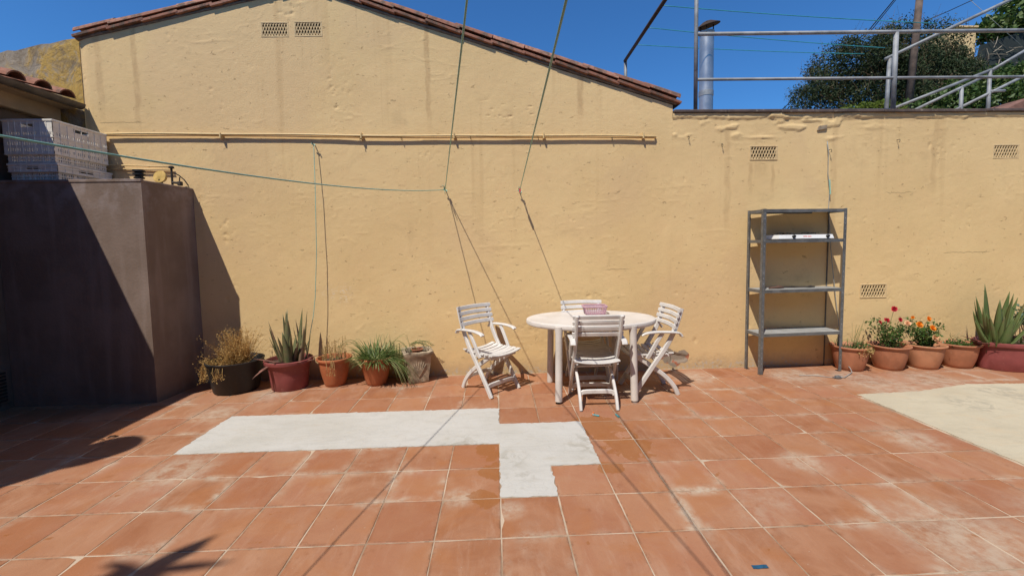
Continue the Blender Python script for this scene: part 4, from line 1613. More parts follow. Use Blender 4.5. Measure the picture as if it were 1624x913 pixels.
# --- black rubber tub with dead golden plant
x0, y0 = -2.815, 2.135
pot('rubber_tub', 'wide black rubber tub beside the brown housing', x0, y0, [(.2, 0), (.212, .012), (.262, .30), (.272, .315), (.276, .33), (.266, .335), (.256, .322), (.2, .1)], 'black', .15, .215, cat='tub', seed=3)
for a in (.35, .35 + math.pi):
    pass
pl_ = fixed('dead_shrub', 'dead golden brown shrub in the black rubber tub', 'plant', x0, y0, .15)
st, lf = MB(), []
for clump, n, hh, dx, dy, lean in (((-.13, -.06), 50, .24, -.12, -.06, .5), ((.03, -.01), 210, .43, .02, .0, .22), ((-.05, -.02), 26, .3, -.06, 0, .4)):
    for k in range(n):
        p = V(clump[0] + RN.gauss(0, .035), clump[1] + RN.gauss(0, .035), 0)
        d = V(RN.gauss(dx * 2, lean * .5), RN.gauss(dy * 2, lean * .5), 1)
        L = hh * RN.uniform(.55, 1.25)
        pts = [p]
        for s in range(5):
            d = d / np.linalg.norm(d) + V(RN.gauss(0, .16), RN.gauss(0, .16), RN.gauss(-.04, .07))
            pts.append(pts[-1] + d / np.linalg.norm(d) * L / 5)
        st.tube(pts, .0034, 3, scale=[1, .95, .8, .7, .55, .4])
        for q in pts[2:]:
            for _ in range(6):
                lf.append(q + V(RN.gauss(0, .017), RN.gauss(0, .017), RN.gauss(0, .02)))
for k in range(9):                                  # bits hanging over the front rim
    p = V(-.05 + RN.uniform(-.14, .1), -.2, .1)
    q = [p, p + V(-.01, -.06, .06), p + V(RN.uniform(-.03, .02), -.085, .01), p + V(RN.uniform(-.03, .03), -.09, -.06)]
    st.tube(q, .002, 3)
    for _ in range(14):
        lf.append(q[2] + (q[3] - q[2]) * RN.random() + V(RN.gauss(0, .012), RN.gauss(0, .006), RN.gauss(0, .014)))
for k in range(6):
    p = V(-.22, -.09, .14)
    q = [p + V(.1, .06, -.05), p + V(0, 0, .05), p + V(-.05 + RN.uniform(-.02, .02), -.03, .0), p + V(-.055 + RN.uniform(-.03, .03), -.035, -.14 + RN.uniform(-.05, .05))]
    st.tube(q, .002, 3)
    for s in range(26):
        t = RN.random()
        lf.append(q[1] * (1 - t) + q[3] * t + V(RN.gauss(0, .015), RN.gauss(0, .012), RN.gauss(0, .015)))
sub(pl_, st, 'stems', 'straw')
leaf_cloud('dry_leaves', np.array(lf), .016, M['straw'], pl_, 3, .35)


def aloe_leaf(mb, p, d, L, w, curl, n=9):
    """a thick tapering fleshy leaf that curves upward"""
    p, d = np.array(p, float), np.array(d, float)
    d /= np.linalg.norm(d)
    pts, sc = [], []
    for i in range(n + 1):
        t = i / n
        pts.append(p.copy())
        s = (1 - t ** 5.0) * (1 - .52 * t) * (.9 + .5 * t * (1 - t)) + .03
        sc.append((s, s * (1 - .3 * t)))
        d = d + V(0, 0, 1) * curl / n
        d /= np.linalg.norm(d)
        p = p + d * L / n
    out = np.array((d[0], d[1], .001))
    up = V(*(-(pts[-1] - pts[0])[:2]), .6)
    a = w / 2
    mb.sweep(pts, [(-a, .12 * w), (-a * .55, -.2 * w), (0, -.30 * w), (a * .55, -.2 * w), (a, .12 * w), (a * .5, .02 * w), (0, -.02 * w), (-a * .5, .02 * w)], up, sc)


# --- wine red tub with aloe (left)
x0, y0 = -2.265, 2.165
pot('flower_tub', 'wine red plastic tub with scuffed foot, left of the orange pots', x0, y0, [(.172, 0), (.178, .01), (.19, .14), (.203, .26), (.205, .275), (.236, .282), (.24, .30), (.238, .315), (.226, .32), (.215, .305), (.19, .15)], 'wine', .275, .213, cat='tub', seed=4, wob=.012)
pl_ = fixed('aloe_plant', 'brownish green upright aloe in the left wine red tub', 'plant', x0, y0, .27)
mb = MB()
for (dx, dy, dz, L, w, cu, bx, by) in ((-.42, -.05, 1, .40, .05, .35, -.06, 0), (-.3, -.2, 1, .48, .052, .3, -.03, -.03), (-.12, .1, 1, .52, .06, .1, -.01, .05), (.06, -.1, 1, .5, .07, .05, .02, -.04), (.10, .1, 1, .56, .062, .0, .06, .04),
                                       (.16, .05, 1, .54, .05, .1, .09, .05), (-.05, -.2, 1, .36, .078, .1, .03, -.08), (.25, -.1, 1, .40, .055, .4, .11, -.02), (-.02, .2, 1, .55, .045, .1, -.06, .07), (-.2, .15, 1, .50, .04, .1, -.04, .09), (.3, .1, 1, .32, .05, .3, .12, .03)):
    aloe_leaf(mb, (bx * 1.25, by * 1.1, -.01), (dx * .8, dy, dz), L * 1.06, w * 1.3, cu)
for k in range(7):
    a = RN.uniform(0, 6.28)
    aloe_leaf(mb, (.06 * math.cos(a), .05 * math.sin(a), -.01), (.45 * math.cos(a), .3 * math.sin(a) - .1, 1), RN.uniform(.22, .42), RN.uniform(.045, .07), RN.uniform(.0, .6))
sub(pl_, mb, 'leaves', 'aloe', True)
mb = MB()
for (dx, dy, dz, L, w, cu, bx, by) in ((-1, -.5, .45, .26, .05, -.1, -.05, -.08), (-.5, -1, .15, .2, .04, -.5, -.08, -.12), (.8, -.5, .3, .2, .05, -.2, .06, -.1), (1, .1, .35, .24, .045, -.2, .1, 0), (-.3, -1, .5, .17, .07, -.2, .0, -.1), (1, -.2, .15, .25, .035, .1, .12, -.05),
                                       (-.6, -.9, -.1, .24, .035, -.6, -.1, -.14)):
    aloe_leaf(mb, (bx, by, .015), (dx, dy, dz), L, w, cu)
sub(pl_, mb, 'dead_leaves', 'deadleaf', True)

# --- orange pot with dry stalks
x0, y0 = -1.80, 2.215
pot('flower_pot', 'orange terracotta pot with dry stalks, second from the square planter', x0, y0, bowl(.108, .188, .31, .026, .018), 'terra', .26, .16, seed=5, group='orange pots on the left')
pl_ = fixed('dry_stalks', 'pale dry upright stalks in the orange pot', 'plant', x0, y0, .26)
st, lf = MB(), []
for k in range(60):
    a, r = RN.uniform(0, 6.28), .13 * math.sqrt(RN.random())
    p = V(r * math.cos(a), r * math.sin(a), 0)
    L = RN.uniform(.08, .29)
    pts = [p, p + V(RN.gauss(0, .008), RN.gauss(0, .008), L * .5), p + V(RN.gauss(0, .018), RN.gauss(0, .018), L)]
    st.tube(pts, .0021, 3)
    for _ in range(int(L * 50)):
        t = RN.random() ** .6
        lf.append(pts[0] * (1 - t) + pts[2] * t + V(RN.gauss(0, .007), RN.gauss(0, .007), 0))
for k in range(5):
    p = V(RN.uniform(-.02, .08), -.14, .02)
    st.tube([p, p + V(0, -.05, .03), p + V(.01, -.065, -.03), p + V(RN.uniform(-.02, .02), -.065, -.13)], .0022, 3)
    for _ in range(10):
        lf.append(p + V(RN.gauss(0, .012), -.066, RN.uniform(-.12, 0)))
for k in range(90):
    a, r = RN.uniform(0, 6.28), .15 * math.sqrt(RN.random())
    lf.append(V(r * math.cos(a), r * math.sin(a), RN.uniform(0, .025)))
sub(pl_, st, 'stems', 'palestraw')
leaf_cloud('dry_leaves', np.array(lf), .015, M['palestraw'], pl_, 4, .4)

# --- orange pot with strap-leaved grass
x0, y0 = -1.345, 2.205
pot('flower_pot', 'orange terracotta pot under a bushy strap leaved plant', x0, y0, bowl(.106, .186, .305, .026, .018), 'terra', .26, .16, seed=6, group='orange pots on the left')
pl_ = fixed('strap_leaf_plant', 'bushy green strap leaved plant spilling over an orange pot', 'plant', x0, y0, .27)
mb = MB()
for k in range(620):
    a = RN.uniform(0, 6.283)
    r = .13 * math.sqrt(RN.random())
    el = RN.uniform(.2, 1.15)
    out = math.cos(el)
    mb.blade((r * math.cos(a), r * math.sin(a), 0), (out * math.cos(a) + RN.gauss(0, .2) + .12, out * math.sin(a) + RN.gauss(0, .2) - .04, math.sin(el)), RN.uniform(.15, .31) * (1 if math.sin(a) > -.4 else .72), RN.uniform(.008, .014), RN.uniform(.4, 1.4), 5, .2)
for k in range(46):                                  # long trailers to the right, down the side
    a = RN.uniform(-.7, .25)
    mb.blade((.15 * math.cos(a), .15 * math.sin(a), .0), (math.cos(a), math.sin(a), RN.uniform(.2, .9)), RN.uniform(.3, .52), RN.uniform(.005, .008), RN.uniform(1.9, 3.), 7, .2)
sub(pl_, mb, 'leaves', 'grassy')
mb = MB()
for k in range(9):
    a = RN.choice((RN.uniform(2.6, 3.7), RN.uniform(-.8, .4)))
    p = V(.1 * math.cos(a), .1 * math.sin(a), .05)
    q = [p, p + V(.12 * math.cos(a), .12 * math.sin(a), .16), p + V(.24 * math.cos(a), .24 * math.sin(a), .13 + RN.uniform(-.1, .08)), p + V(.3 * math.cos(a), .3 * math.sin(a), .02 + RN.uniform(-.2, .1))]
    if any((y0 + w_[1]) > YW - .02 for w_ in q):
        continue
    mb.tube(curve_pts(q, 9), .0016, 3)
    for _ in range(8):
        mb.blade(q[-1], (RN.gauss(0, 1), RN.gauss(0, 1), RN.gauss(0, 1)), .02, .008, .2, 2)
sub(pl_, mb, 'runners', 'grassy')

# --- carved square planter
x0, y0, rz = -.905, 2.27, .32
t = thing('stone_planter', 'square tapered stone planter with carved leaf relief', 'planter', (x0, y0, 0), rz)
mb = MB()
sec = [(.098, 0), (.105, .012), (.104, .05), (.122, .22), (.14, .305), (.155, .335), (.152, .352), (.118, .352), (.112, .30)]
vs, fs = [], []
N = 24
for s_, z in sec:
    for k in range(N):
        side, u = k // 6, (k % 6) / 6 * 2 - 1
        x, y = [(u, -1), (1, u), (-u, 1), (-1, -u)][side]
        c_ = 1 - .06 * abs(u) ** 4
        w_ = RN.uniform(-.005, .005)
        vs.append((x * s_ * c_ * 1.08 + w_, y * s_ * c_ * 1.08 + RN.uniform(-.005, .005), z + RN.uniform(-.007, .007) * (z > .1)))
for j in range(len(sec) - 1):
    for k in range(N):
        a, b = j * N + k, j * N + (k + 1) % N
        fs.append((a, b, b + N, a + N))
mb.add(vs, fs)
mb.build('body', M['stone'], t, True, 40)
mb = MB()
for side in range(4):
    R = Matrix.Rotation(side * math.pi / 2, 4, 'Z')
    for k in range(-3, 4):                              # fan of relief leaves
        a = k * .36
        z1, z2 = .075, .075 + .19 * math.cos(a * .7)
        x2 = .085 * math.sin(a)
        pts = []
        for q in np.linspace(0, 1, 5):
            z = z1 + (z2 - z1) * q
            yy = -(.104 + (z - .05) * .106) * 1.08 - .003
            pts.append(V(*(R @ Vector((x2 * q, yy, z)))))
        mb.bar(pts, .016, .012, up=tuple(R @ Vector((0, -1, 0))), b=.004, scale=[.5, 1, 1.1, 1, .4])
mb.build('carved_leaves', M['stone'], t)
MB().lathe([(.10, .318), (.09, .328), (.001, .33)], n=16).build('soil', M['soil'], t)
MB().lathe([(.05, .315), (.062, .352), (.068, .362), (.06, .366), (.05, .34)], (.0, -.01, 0), 20).build('inner_pot', M['terra2'], t, True, 40)
pl_ = fixed('wispy_plant', 'thin wispy runners arching over the stone planter', 'plant', x0, y0, .33)
mb = MB()
for k in range(10):
    a = RN.uniform(0, 6.28)
    p = V(.02 * math.cos(a), .02 * math.sin(a), 0)
    sp = RN.uniform(.1, .2)
    q = [p, p + V(-.3 * sp, -.1 * sp, .09), p + V(.5 * sp, .1 * math.sin(a) * sp, .10 + RN.uniform(-.02, .04)), p + V(.95 * sp, .2 * math.sin(a) * sp, .05)]
    c_ = curve_pts(q, 12)
    mb.tube(c_, .0016, 3)
    for g_ in c_[3:]:
        for _ in range(2):
            mb.blade(g_, (RN.gauss(0, 1), RN.gauss(0, 1) * .6, RN.gauss(0, 1)), .016, .006, .2, 2)
sub(pl_, mb, 'runners', 'grassy')

# --- right row of pots
POTS = [(4.105, 2.25, 'terra2', 'terracotta bowl pot behind the right foot of the shelf unit', .2, .128), (4.565, 2.24, 'terra2', 'terracotta bowl pot holding the red roses', .205, .13),
        (4.985, 2.24, 'terra3', 'paler terracotta bowl pot holding the orange roses', .205, .13), (5.405, 2.245, 'terra2', 'terracotta bowl pot with low weeds beside the wine red tub', .205, .13)]
for k, (x, y, mt, lb, rr, rb) in enumerate(POTS):
    pot('flower_pot', lb, x, y, bowl(rb, rr, .28, .02, .032), mt, .235, .168, seed=10 + k, group='bowl pots along the garden wall', rz=k * 1.3)
pot('flower_tub', 'large oval wine red tub at the right edge', 5.99, 2.14, [(.9, 0), (.92, .01), (.945, .14), (.965, .255), (.968, .265), (1.04, .275), (1.06, .295), (1.05, .315), (1.0, .32), (.965, .30), (.9, .15)], 'wine', .275, .95, sx=.44, sy=.245, cat='tub', seed=20, wob=.004)

# a: weedy succulents
pl_ = fixed('trailing_weeds', 'yellowing weeds trailing over the pot behind the shelf foot', 'plant', POTS[0][0], POTS[0][1], .235)
mb, st, lf = MB(), MB(), []
for k in range(70):
    a, r = RN.uniform(0, 6.28), .15 * math.sqrt(RN.random())
    mb.blade((r * math.cos(a), r * math.sin(a), 0), (RN.gauss(.1, .5), RN.gauss(-.1, .4), 1), RN.uniform(.06, .22), .006, RN.uniform(.2, 1.2), 4)
for k in range(8):
    p = V(RN.uniform(-.03, .1), RN.uniform(-.05, .05), 0)
    st.tube([p, p + V(.02, -.01, .12), p + V(.03 + RN.uniform(-.03, .08), -.02, .25 + RN.uniform(-.05, .1))], .0016, 3)
sub(pl_, mb, 'leaves', 'grassy')
sub(pl_, st, 'stalks', 'grassy')
pts = np.array([(RN.gauss(.08, .05), RN.gauss(-.06, .05), RN.uniform(0, .07)) for _ in range(220)])
leaf_cloud('small_leaves', pts, .022, M['roseleaf'], pl_, 5, .5)
pts = []
for k in range(7):
    p = V(RN.uniform(-.06, .16), -.16 - RN.random() * .03, .045)
    for _ in range(24):
        pts.append(p + V(RN.gauss(0, .012), RN.gauss(-.015, .008), -abs(RN.gauss(0, .035))))
leaf_cloud('yellow_leaves', np.array(pts), .022, M['palestraw'], pl_, 6, .5)


def rose(mb, c, r, rn):
    """a small cup of overlapping petals, turned towards the light"""
    ax = V(rn.gauss(-.1, .25), -1, .55 + rn.gauss(0, .2))
    ax /= np.linalg.norm(ax)
    e1 = np.cross(ax, (0, 0, 1.))
    e1 /= np.linalg.norm(e1)
    e2 = np.cross(e1, ax)
    for ring, n, tilt in ((.3, 4, 1.25), (.6, 6, .95), (1., 8, .5)):
        for k in range(n):
            a = 2 * math.pi * (k + rn.random() * .4) / n
            rad = e1 * math.cos(a) + e2 * math.sin(a)
            d = rad * math.cos(tilt) + ax * math.sin(tilt)
            side = np.cross(ax, rad)
            p = c + rad * r * ring * .22
            L, w = r * (.85 + .25 * rn.random()), r * .8
            mid, tip = p + d * L * .6, p + d * L - ax * L * .12
            mb.add([p - side * w * .2, p + side * w * .2, mid + side * w * .55, tip + side * w * .25, tip - side * w * .25, mid - side * w * .55], [(0, 1, 2, 5), (5, 2, 3, 4)])


def rosebush(root, n, hh, spread, seed, stems_lean):
    rn = random.Random(seed)
    st, lf, tips = MB(), [], []
    for k in range(n):
        a = rn.uniform(0, 6.28)
        p = V(.02 * math.cos(a), .02 * math.sin(a), 0)
        d = V(math.cos(a) * spread + stems_lean, math.sin(a) * spread * .6 - .1, 1)
        L = hh * rn.uniform(.6, 1.1)
        pts = [p]
        for s in range(5):
            d = d / np.linalg.norm(d) + V(rn.gauss(0, .14), rn.gauss(0, .12), rn.gauss(0, .05))
            pts.append(pts[-1] + d / np.linalg.norm(d) * L / 5)
        st.tube(pts, .0035, 4, scale=[1, .9, .8, .7, .6, .5])
        tips.append(pts[-1])
        for i in range(1, 6):
            for _ in range(13):
                q = pts[i] + V(rn.gauss(0, .03), rn.gauss(0, .028), rn.gauss(0, .022))
                if root.location[1] + q[1] < YW - .03:
                    lf.append(q)
    sub(root, st, 'stems', 'stem')
    leaf_cloud('leaves', np.array(lf), .03, M['roseleaf'], root, seed, .62)
    return tips


pl_ = fixed('rose_bush', 'rose bush with dark red flowers', 'plant', POTS[1][0], POTS[1][1], .235)
rosebush(pl_, 13, .36, .42, 31, .0)
for (px_, py_, r) in ((1418, 490, .029), (1427, 507, .024), (1395, 511, .022), (1406, 508, .028)):
    q = at_y(px_, py_, POTS[1][1] - .07) - V(POTS[1][0], POTS[1][1], .235)
    mb = MB()
    rose(mb, q, r, RN)
    sub(pl_, mb, 'flower', 'redpetal')
    sub(pl_, MB().tube([q, q * .7 + V(0, .02, 0), q * .4], .002, 4), 'flower_stalk', 'greenstem')
pl_ = fixed('rose_bush', 'rose bush with bright orange flowers', 'plant', POTS[2][0], POTS[2][1], .235)
rosebush(pl_, 16, .31, .42, 37, .0)
for (px_, py_, r, mt) in ((1457, 514.5, .034, 'orangepetal'), (1472, 505.5, .028, 'orangepetal'), (1478, 520.5, .034, 'orangepetal'), (1439, 513, .03, 'peachpetal'), (1482, 535, .034, 'peachpetal'), (1447, 503, .018, 'orangepetal')):
    q = at_y(px_, py_, POTS[2][1] - .13) - V(POTS[2][0], POTS[2][1], .235)
    mb = MB()
    rose(mb, q, r, RN)
    sub(pl_, mb, 'flower', mt)
    sub(pl_, MB().tube([q, q * .7 + V(0, .03, 0), q * .4], .002, 4), 'flower_stalk', 'greenstem')
pl_ = fixed('low_weeds', 'low sparse weeds in the pot beside the wine red tub', 'plant', POTS[3][0], POTS[3][1], .235)
pts = np.array([(RN.gauss(0, .08), RN.gauss(-.02, .06), abs(RN.gauss(.02, .025))) for _ in range(420)])
leaf_cloud('leaves', pts, .026, M['roseleaf'], pl_, 8, .5)
mb = MB()
for k in range(14):
    p = V(RN.gauss(0, .07), RN.gauss(0, .05), 0)
    mb.tube([p, p + V(RN.gauss(-.02, .04), RN.gauss(0, .02), .08), p + V(RN.gauss(-.03, .06), RN.gauss(0, .03), RN.uniform(.08, .16))], .0016, 3)
sub(pl_, mb, 'stems', 'greenstem')

# big aloe in the right tub
pl_ = fixed('aloe_plant', 'big green aloe in the large oval tub at the right edge', 'plant', 5.69, 2.13, .275)
mb = MB()
for (dx, dy, dz, L, w, cu, bx, by) in ((-.55, 0, 1, .42, .052, .6, -.06, .02), (-.45, -.1, 1, .46, .058, .5, -.04, -.02), (-.25, .05, 1, .55, .06, .25, -.02, .04), (-.12, -.12, 1, .52, .066, .2, 0, -.04), (.0, .1, 1, .66, .066, .1, .02, .06),
                                       (.12, -.08, 1, .58, .082, .15, .05, -.03), (.28, .05, 1, .6, .066, .25, .08, .03), (.42, -.1, 1, .52, .062, .4, .1, -.02), (.5, .05, 1, .56, .056, .4, .12, .04), (-.05, -.3, 1, .34, .09, .25, .02, -.09),
                                       (-.9, -.2, .7, .38, .056, .8, -.08, -.03), (.75, -.25, .8, .36, .05, .5, .1, -.06), (-.12, .12, 1, .5, .045, .2, -.05, .06)):
    aloe_leaf(mb, (bx, by, -.01), (dx * 1.1, dy, dz), L * 1.06, w * 1.35, cu)
for k in range(18):
    a = RN.uniform(0, 6.28)
    aloe_leaf(mb, (.05 * math.cos(a) + .03, .04 * math.sin(a) - .01, -.01), (.7 * math.cos(a), .35 * math.sin(a) - .12, 1), RN.uniform(.26, .48), RN.uniform(.05, .08), RN.uniform(.2, .7))
sub(pl_, mb, 'leaves', 'aloe2', True)
mb = MB()
for k in range(60):
    a = RN.uniform(-2.8, .6)
    mb.blade((RN.uniform(-.15, .42), RN.uniform(-.15, .08), 0), (RN.gauss(0, .6), RN.gauss(-.2, .4), RN.uniform(.3, 1.2)), RN.uniform(.08, .24), RN.uniform(.008, .016), RN.uniform(.0, 1.), 4)
sub(pl_, mb, 'grass_blades', 'grassy')
mb = MB()
for (dx, dy, dz, L, w, cu, bx, by) in ((-1, -.3, .25, .26, .04, -.1, -.1, -.06), (-1, .1, .5, .24, .04, -.2, -.12, .02), (.6, -.8, .2, .2, .035, -.2, .1, -.1)):
    aloe_leaf(mb, (bx, by, .02), (dx, dy, dz), L, w, cu)
sub(pl_, mb, 'dead_leaves', 'deadleaf', True)
pl_ = fixed('leafy_shrub', 'blue green leafy stems at the right edge behind the aloe', 'plant', 6.1, 2.15, .275)
mb, lf = MB(), []
for k in range(7):
    p = V(RN.uniform(-.02, .15), RN.uniform(-.03, .1), 0)
    q = [p, p + V(RN.uniform(-.06, .04), 0, .18), p + V(RN.uniform(-.12, .08), RN.uniform(-.03, .03), .33 + RN.uniform(-.05, .08))]
    mb.tube(q, .004, 4)
    for s in range(34):
        t_ = .35 + .65 * RN.random()
        lf.append(q[1] * (1 - t_) + q[2] * t_ + V(RN.gauss(0, .03), RN.gauss(0, .025), RN.gauss(0, .03)))
sub(pl_, mb, 'stems', 'stem')
leaf_cloud('leaves', np.array(lf), .04, leafmat('blue_green_leaves', (.045, .10, .06), (.09, .16, .09), None, .4, .2), pl_, 9, .7)

# ================================================================== UPPER LEVEL, BEHIND AND ABOVE THE WALL
structure(MB().box((XE + .1, YW + .3, 2.3), (11, 5.2, 2.9)).build('upper_terrace', M['grout']))
hx, hy = np.meshgrid(np.linspace(2.3, 60, 60), np.linspace(5.1, 90, 60))
hz = 2.6 + np.clip(hx - 6, 0, 60) * .10 + np.clip(hy - 5, 0, 90) * .035 + vnoise(hx * .4, hy * .4, 12) * .35 - np.clip(hy - 25, 0, 99) * .06
hill = bpy.data.meshes.new('hillside')
n_ = 60
hill.from_pydata(np.stack([hx, hy, hz], -1).reshape(-1, 3).tolist(), [], [(j * n_ + i, j * n_ + i + 1, (j + 1) * n_ + i + 1, (j + 1) * n_ + i) for j in range(n_ - 1) for i in range(n_ - 1)])
hill.materials.append(simple('dry_hillside', (.10, .09, .045), 1, var=.5, scale=2))
ho = bpy.data.objects.new('hillside', hill)
COL.objects.link(ho)
structure(ho)

# railing on the wall
RY = YW + .12
rl = thing('wall_railing', 'galvanised pipe railing with two rails standing on the garden wall', 'railing', (4.5, RY, 3.0))
zt = lambda x, y: at_y(x, y, RY)
a, b = zt(1104, 54.5), zt(1624, 48.5)
e = a + (b - a) * 1.6
under(MB().tube([a, e], .021, 10).build('top_rail', M['galv'], None, True), rl)
a, b = zt(1104, 126.5), zt(1624, 122)
e = a + (b - a) * 1.6
under(MB().tube([a, e], .0165, 10).build('middle_rail', M['galv'], None, True), rl)
q = zt(1103, 175)
t_ = zt(1101.5, 0)
under(MB().tube([V(q[0], RY, 2.99), V(q[0] - .01, RY, t_[2] + .9)], .023, 12).build('tall_post', M['galv'], None, True), rl)
for xx in (1419,):
    q, t_ = zt(1416, 175), zt(1421.5, 52)
    under(MB().tube([V(q[0], RY, 2.99), V(t_[0], RY, t_[2])], .026, 12).build('post', M['galv'], None, True), rl)
under(MB().tube([V(zt(1421, 52)[0] + 2.15, RY, 2.99), V(zt(1421, 52)[0] + 2.15, RY, zt(1421, 52)[2] + .03)], .026, 12).build('post', M['galv'], None, True), rl)
a, b = at_y(1096, 176, RY + .4), at_y(1410, 174.5, RY + .4)

# low rail behind, lying along the top of the wall
o = MB().tube([a, b], .018, 8).build('low_rail', M['galv'], None, True)
tag(o, 'low grey rail running along just above the garden wall coping', 'rail')

# clothes-line frame on the roof side: post, bar towards the viewer, thin lines
fr = thing('clothes_dryer', 'rusty dark bar on a short post above the right end of the roof', 'clothes dryer', tuple(at_y(992, 120, 5.0)))
pz = at_y(992, 97, 5.0)
far, near = at_y(991, 97, 5.0), at_y(1055, 0, 3.12)
under(MB().tube([at_y(992.5, 128, 5.0) - V(0, 0, .25), pz], .028, 8).build('post', M['galv'], None, True), fr)
under(MB().tube([far, near + (near - far) * .12], .027, 8).build('bar', M['rust'], None, True), fr)
for k, ((xa, ya), (xb, yb), lb) in enumerate((((1049, 15), (1400, 32), 'highest thin teal line strung across the sky'), ((1026, 51), (1330, 70), 'middle thin teal line strung across the sky'), ((1008, 76), (1300, 83), 'lowest thin teal line strung across the sky'))):
    # depth of the bar where the line is tied
    tt = (xa - 991) / (1055 - 991)
    lo_, hi_ = 0., 1.
    for _ in range(40):
        md_ = (lo_ + hi_) / 2
        if to_px(far + (near - far) * md_)[0] < xa:
            lo_ = md_
        else:
            hi_ = md_
    s = far + (near - far) * lo_
    e = at_y(xb, yb, s[1] + .05)
    e = s + (e - s) * 1.25
    cord('thin_line', lb, sag(s, e, .02), .0055, 'line', 'teal')

# flue
c = at_y(1117, 175, 3.6)
fl = thing('metal_flue', 'shiny steel flue pipe with tilted rusty cowl behind the railing', 'chimney', (c[0], 3.6, 2.9))
top = at_y(1117, 53, 3.6)[2]
rr = (at_y(1127, 100, 3.6)[0] - at_y(1106.5, 100, 3.6)[0]) / 2
mb = MB()
mb.lathe([(rr, 2.9), (rr, top)], (c[0] + .02, 3.6, 0), 28)
under(mb.build('pipe', M['steel'], None, True, 40), fl)
jz = at_y(1117, 150, 3.6)[2]
mb = MB()
mb.lathe([(rr + .001, jz - .03), (rr + .006, jz - .028), (rr + .006, jz + .04), (rr + .001, jz + .042)], (c[0] + .02, 3.6, 0), 28)
under(mb.build('clamp', M['zinc'], None, True, 40), fl)
mb = MB()
mb.lathe([(rr + .001, top - .02), (rr + .008, top - .016), (rr + .008, top + .01), (rr + .001, top + .012)], (c[0] + .02, 3.6, 0), 28)
under(mb.build('collar', M['zinc'], None, True, 40), fl)
mb = MB()
ct = at_y(1121, 43, 3.6)
for a_ in (0, 2.1, 4.2):
    mb.tube([V(c[0] + .02 + rr * math.cos(a_), 3.6 + rr * math.sin(a_), top - .02), V(c[0] + .02 + rr * math.cos(a_), 3.6 + rr * math.sin(a_), top + .12)], .008, 6)
under(mb.build('strut', M['iron']), fl)
q = MB().lathe([(.001, .07), (.06, .055), (rr * 1.75, 0), (rr * 1.75, -.008), (.06, .045), (.001, .06)], n=24)
R = Matrix.Translation((c[0] + .03, 3.6, top + .10)) @ Matrix.Rotation(math.radians(-14), 4, 'Y') @ Matrix.Rotation(math.radians(8), 4, 'X')
mb = MB()
mb.add([tuple(R @ Vector(v)) for v in q.v], q.f)
under(mb.build('cowl', M['rust'], None, True), fl)


# stair railings on the slope behind
def rail_set(name, label, Yd, segs, posts, r=.02):
    t = thing(name, label, 'railing', tuple(at_y(*segs[0][0], Yd)))
    for (a, b) in segs:
        A_, B_ = at_y(*a, Yd), at_y(*b, Yd + .0)
        under(MB().tube([A_, B_], r, 8).build('rail', M['galv'], None, True), t)
    for (a, b) in posts:
        A_, B_ = at_y(*a, Yd), at_y(*b, Yd)
        under(MB().tube([A_, B_ - V(0, 0, .3)], r * 1.15, 10).build('post', M['galv'], None, True), t)


rail_set('stair_railing', 'sloping upper stair handrail with a pale post behind the wall railing', 4.6, [((1404, 94), (1640, -18))], [((1411, 93), (1405, 178))], .026)
rail_set('stair_railing', 'sloping lower stair rails with pale posts at the right behind the railing', 4.3, [((1412, 174), (1572, 111)), ((1572, 112), (1640, 72)), ((1452, 174), (1560, 122)), ((1516, 174), (1640, 113)), ((1569, 145), (1593, 144))],
         [((1570, 112), (1567, 178)), ((1525, 140), (1524, 178))], .022)
sp_ = at_y(1585, 178, 4.9)
q2 = at_y(1640, 152, 4.9)
mb = MB()
mb.add([tuple(sp_), tuple(V(q2[0], 4.9, sp_[2] - .3)), tuple(q2), tuple(sp_ + V(0, 1, 0)), tuple(V(q2[0], 5.9, sp_[2] - .3)), tuple(q2 + V(0, 1, 0))], [(0, 1, 2), (5, 4, 3), (0, 2, 5, 3), (0, 3, 4, 1), (1, 4, 5, 2)])
o = mb.build('stair_wall', M['brick'])
tag(o, 'red brick stair flank showing at the right edge above the wall', 'wall')

# utility pole and cables
pp = thing('utility_pole', 'brown wooden utility pole rising through the dark bush', 'pole', tuple(at_y(1440, 178, 7.9)))
a, b = at_y(1440, 178, 7.9), at_y(1459, -8, 7.9)
a2 = a + (a - b) * .12
under(MB().tube([a2, b + (b - a) * .5], .074, 12, scale=[1.1, .9]).build('shaft', M['wood'], None, True), pp)
cord('power_cable', 'left black overhead cable passing in front of the bush', [at_y(1236, 178, 13.), at_y(1380, 46, 11.), at_y(1421, -4, 10.)], .016, 'cable', 'cable')
cord('power_cable', 'right black overhead cable passing in front of the bush', [at_y(1243, 178, 13.), at_y(1384, 46, 11.), at_y(1427, -8, 10.)], .012, 'cable', 'cable')
cord('power_cable', 'black cable rising to the right from the bush top', [at_y(1466, 34, 12.), at_y(1500, 20, 12.), at_y(1550, -3, 12.)], .013, 'cable', 'cable')
cord('power_cable', 'thin grey wire slanting down at the far right sky', [at_y(1535, -3, 12.), at_y(1600, 55, 12.), at_y(1640, 90, 12.)], .007, 'cable', 'greycable')


# ---- trees and shrubs
def blob_points(blobs, n, seed, shell=.55):
    """points spread through the outer part of several ellipsoids"""
    rs = np.random.RandomState(seed)
    vol = np.array([b[3] * b[4] * b[5] for b in blobs]) ** .75
    pick = rs.choice(len(blobs), n, p=vol / vol.sum())
    B = np.array(blobs)[pick]
    d = rs.randn(n, 3)
    d /= np.linalg.norm(d, axis=1, keepdims=True)
    r = (shell + (1 - shell) * rs.rand(n) ** .6) * (1 + .10 * rs.randn(n))
    return B[:, :3] + d * B[:, 3:6] * r[:, None]


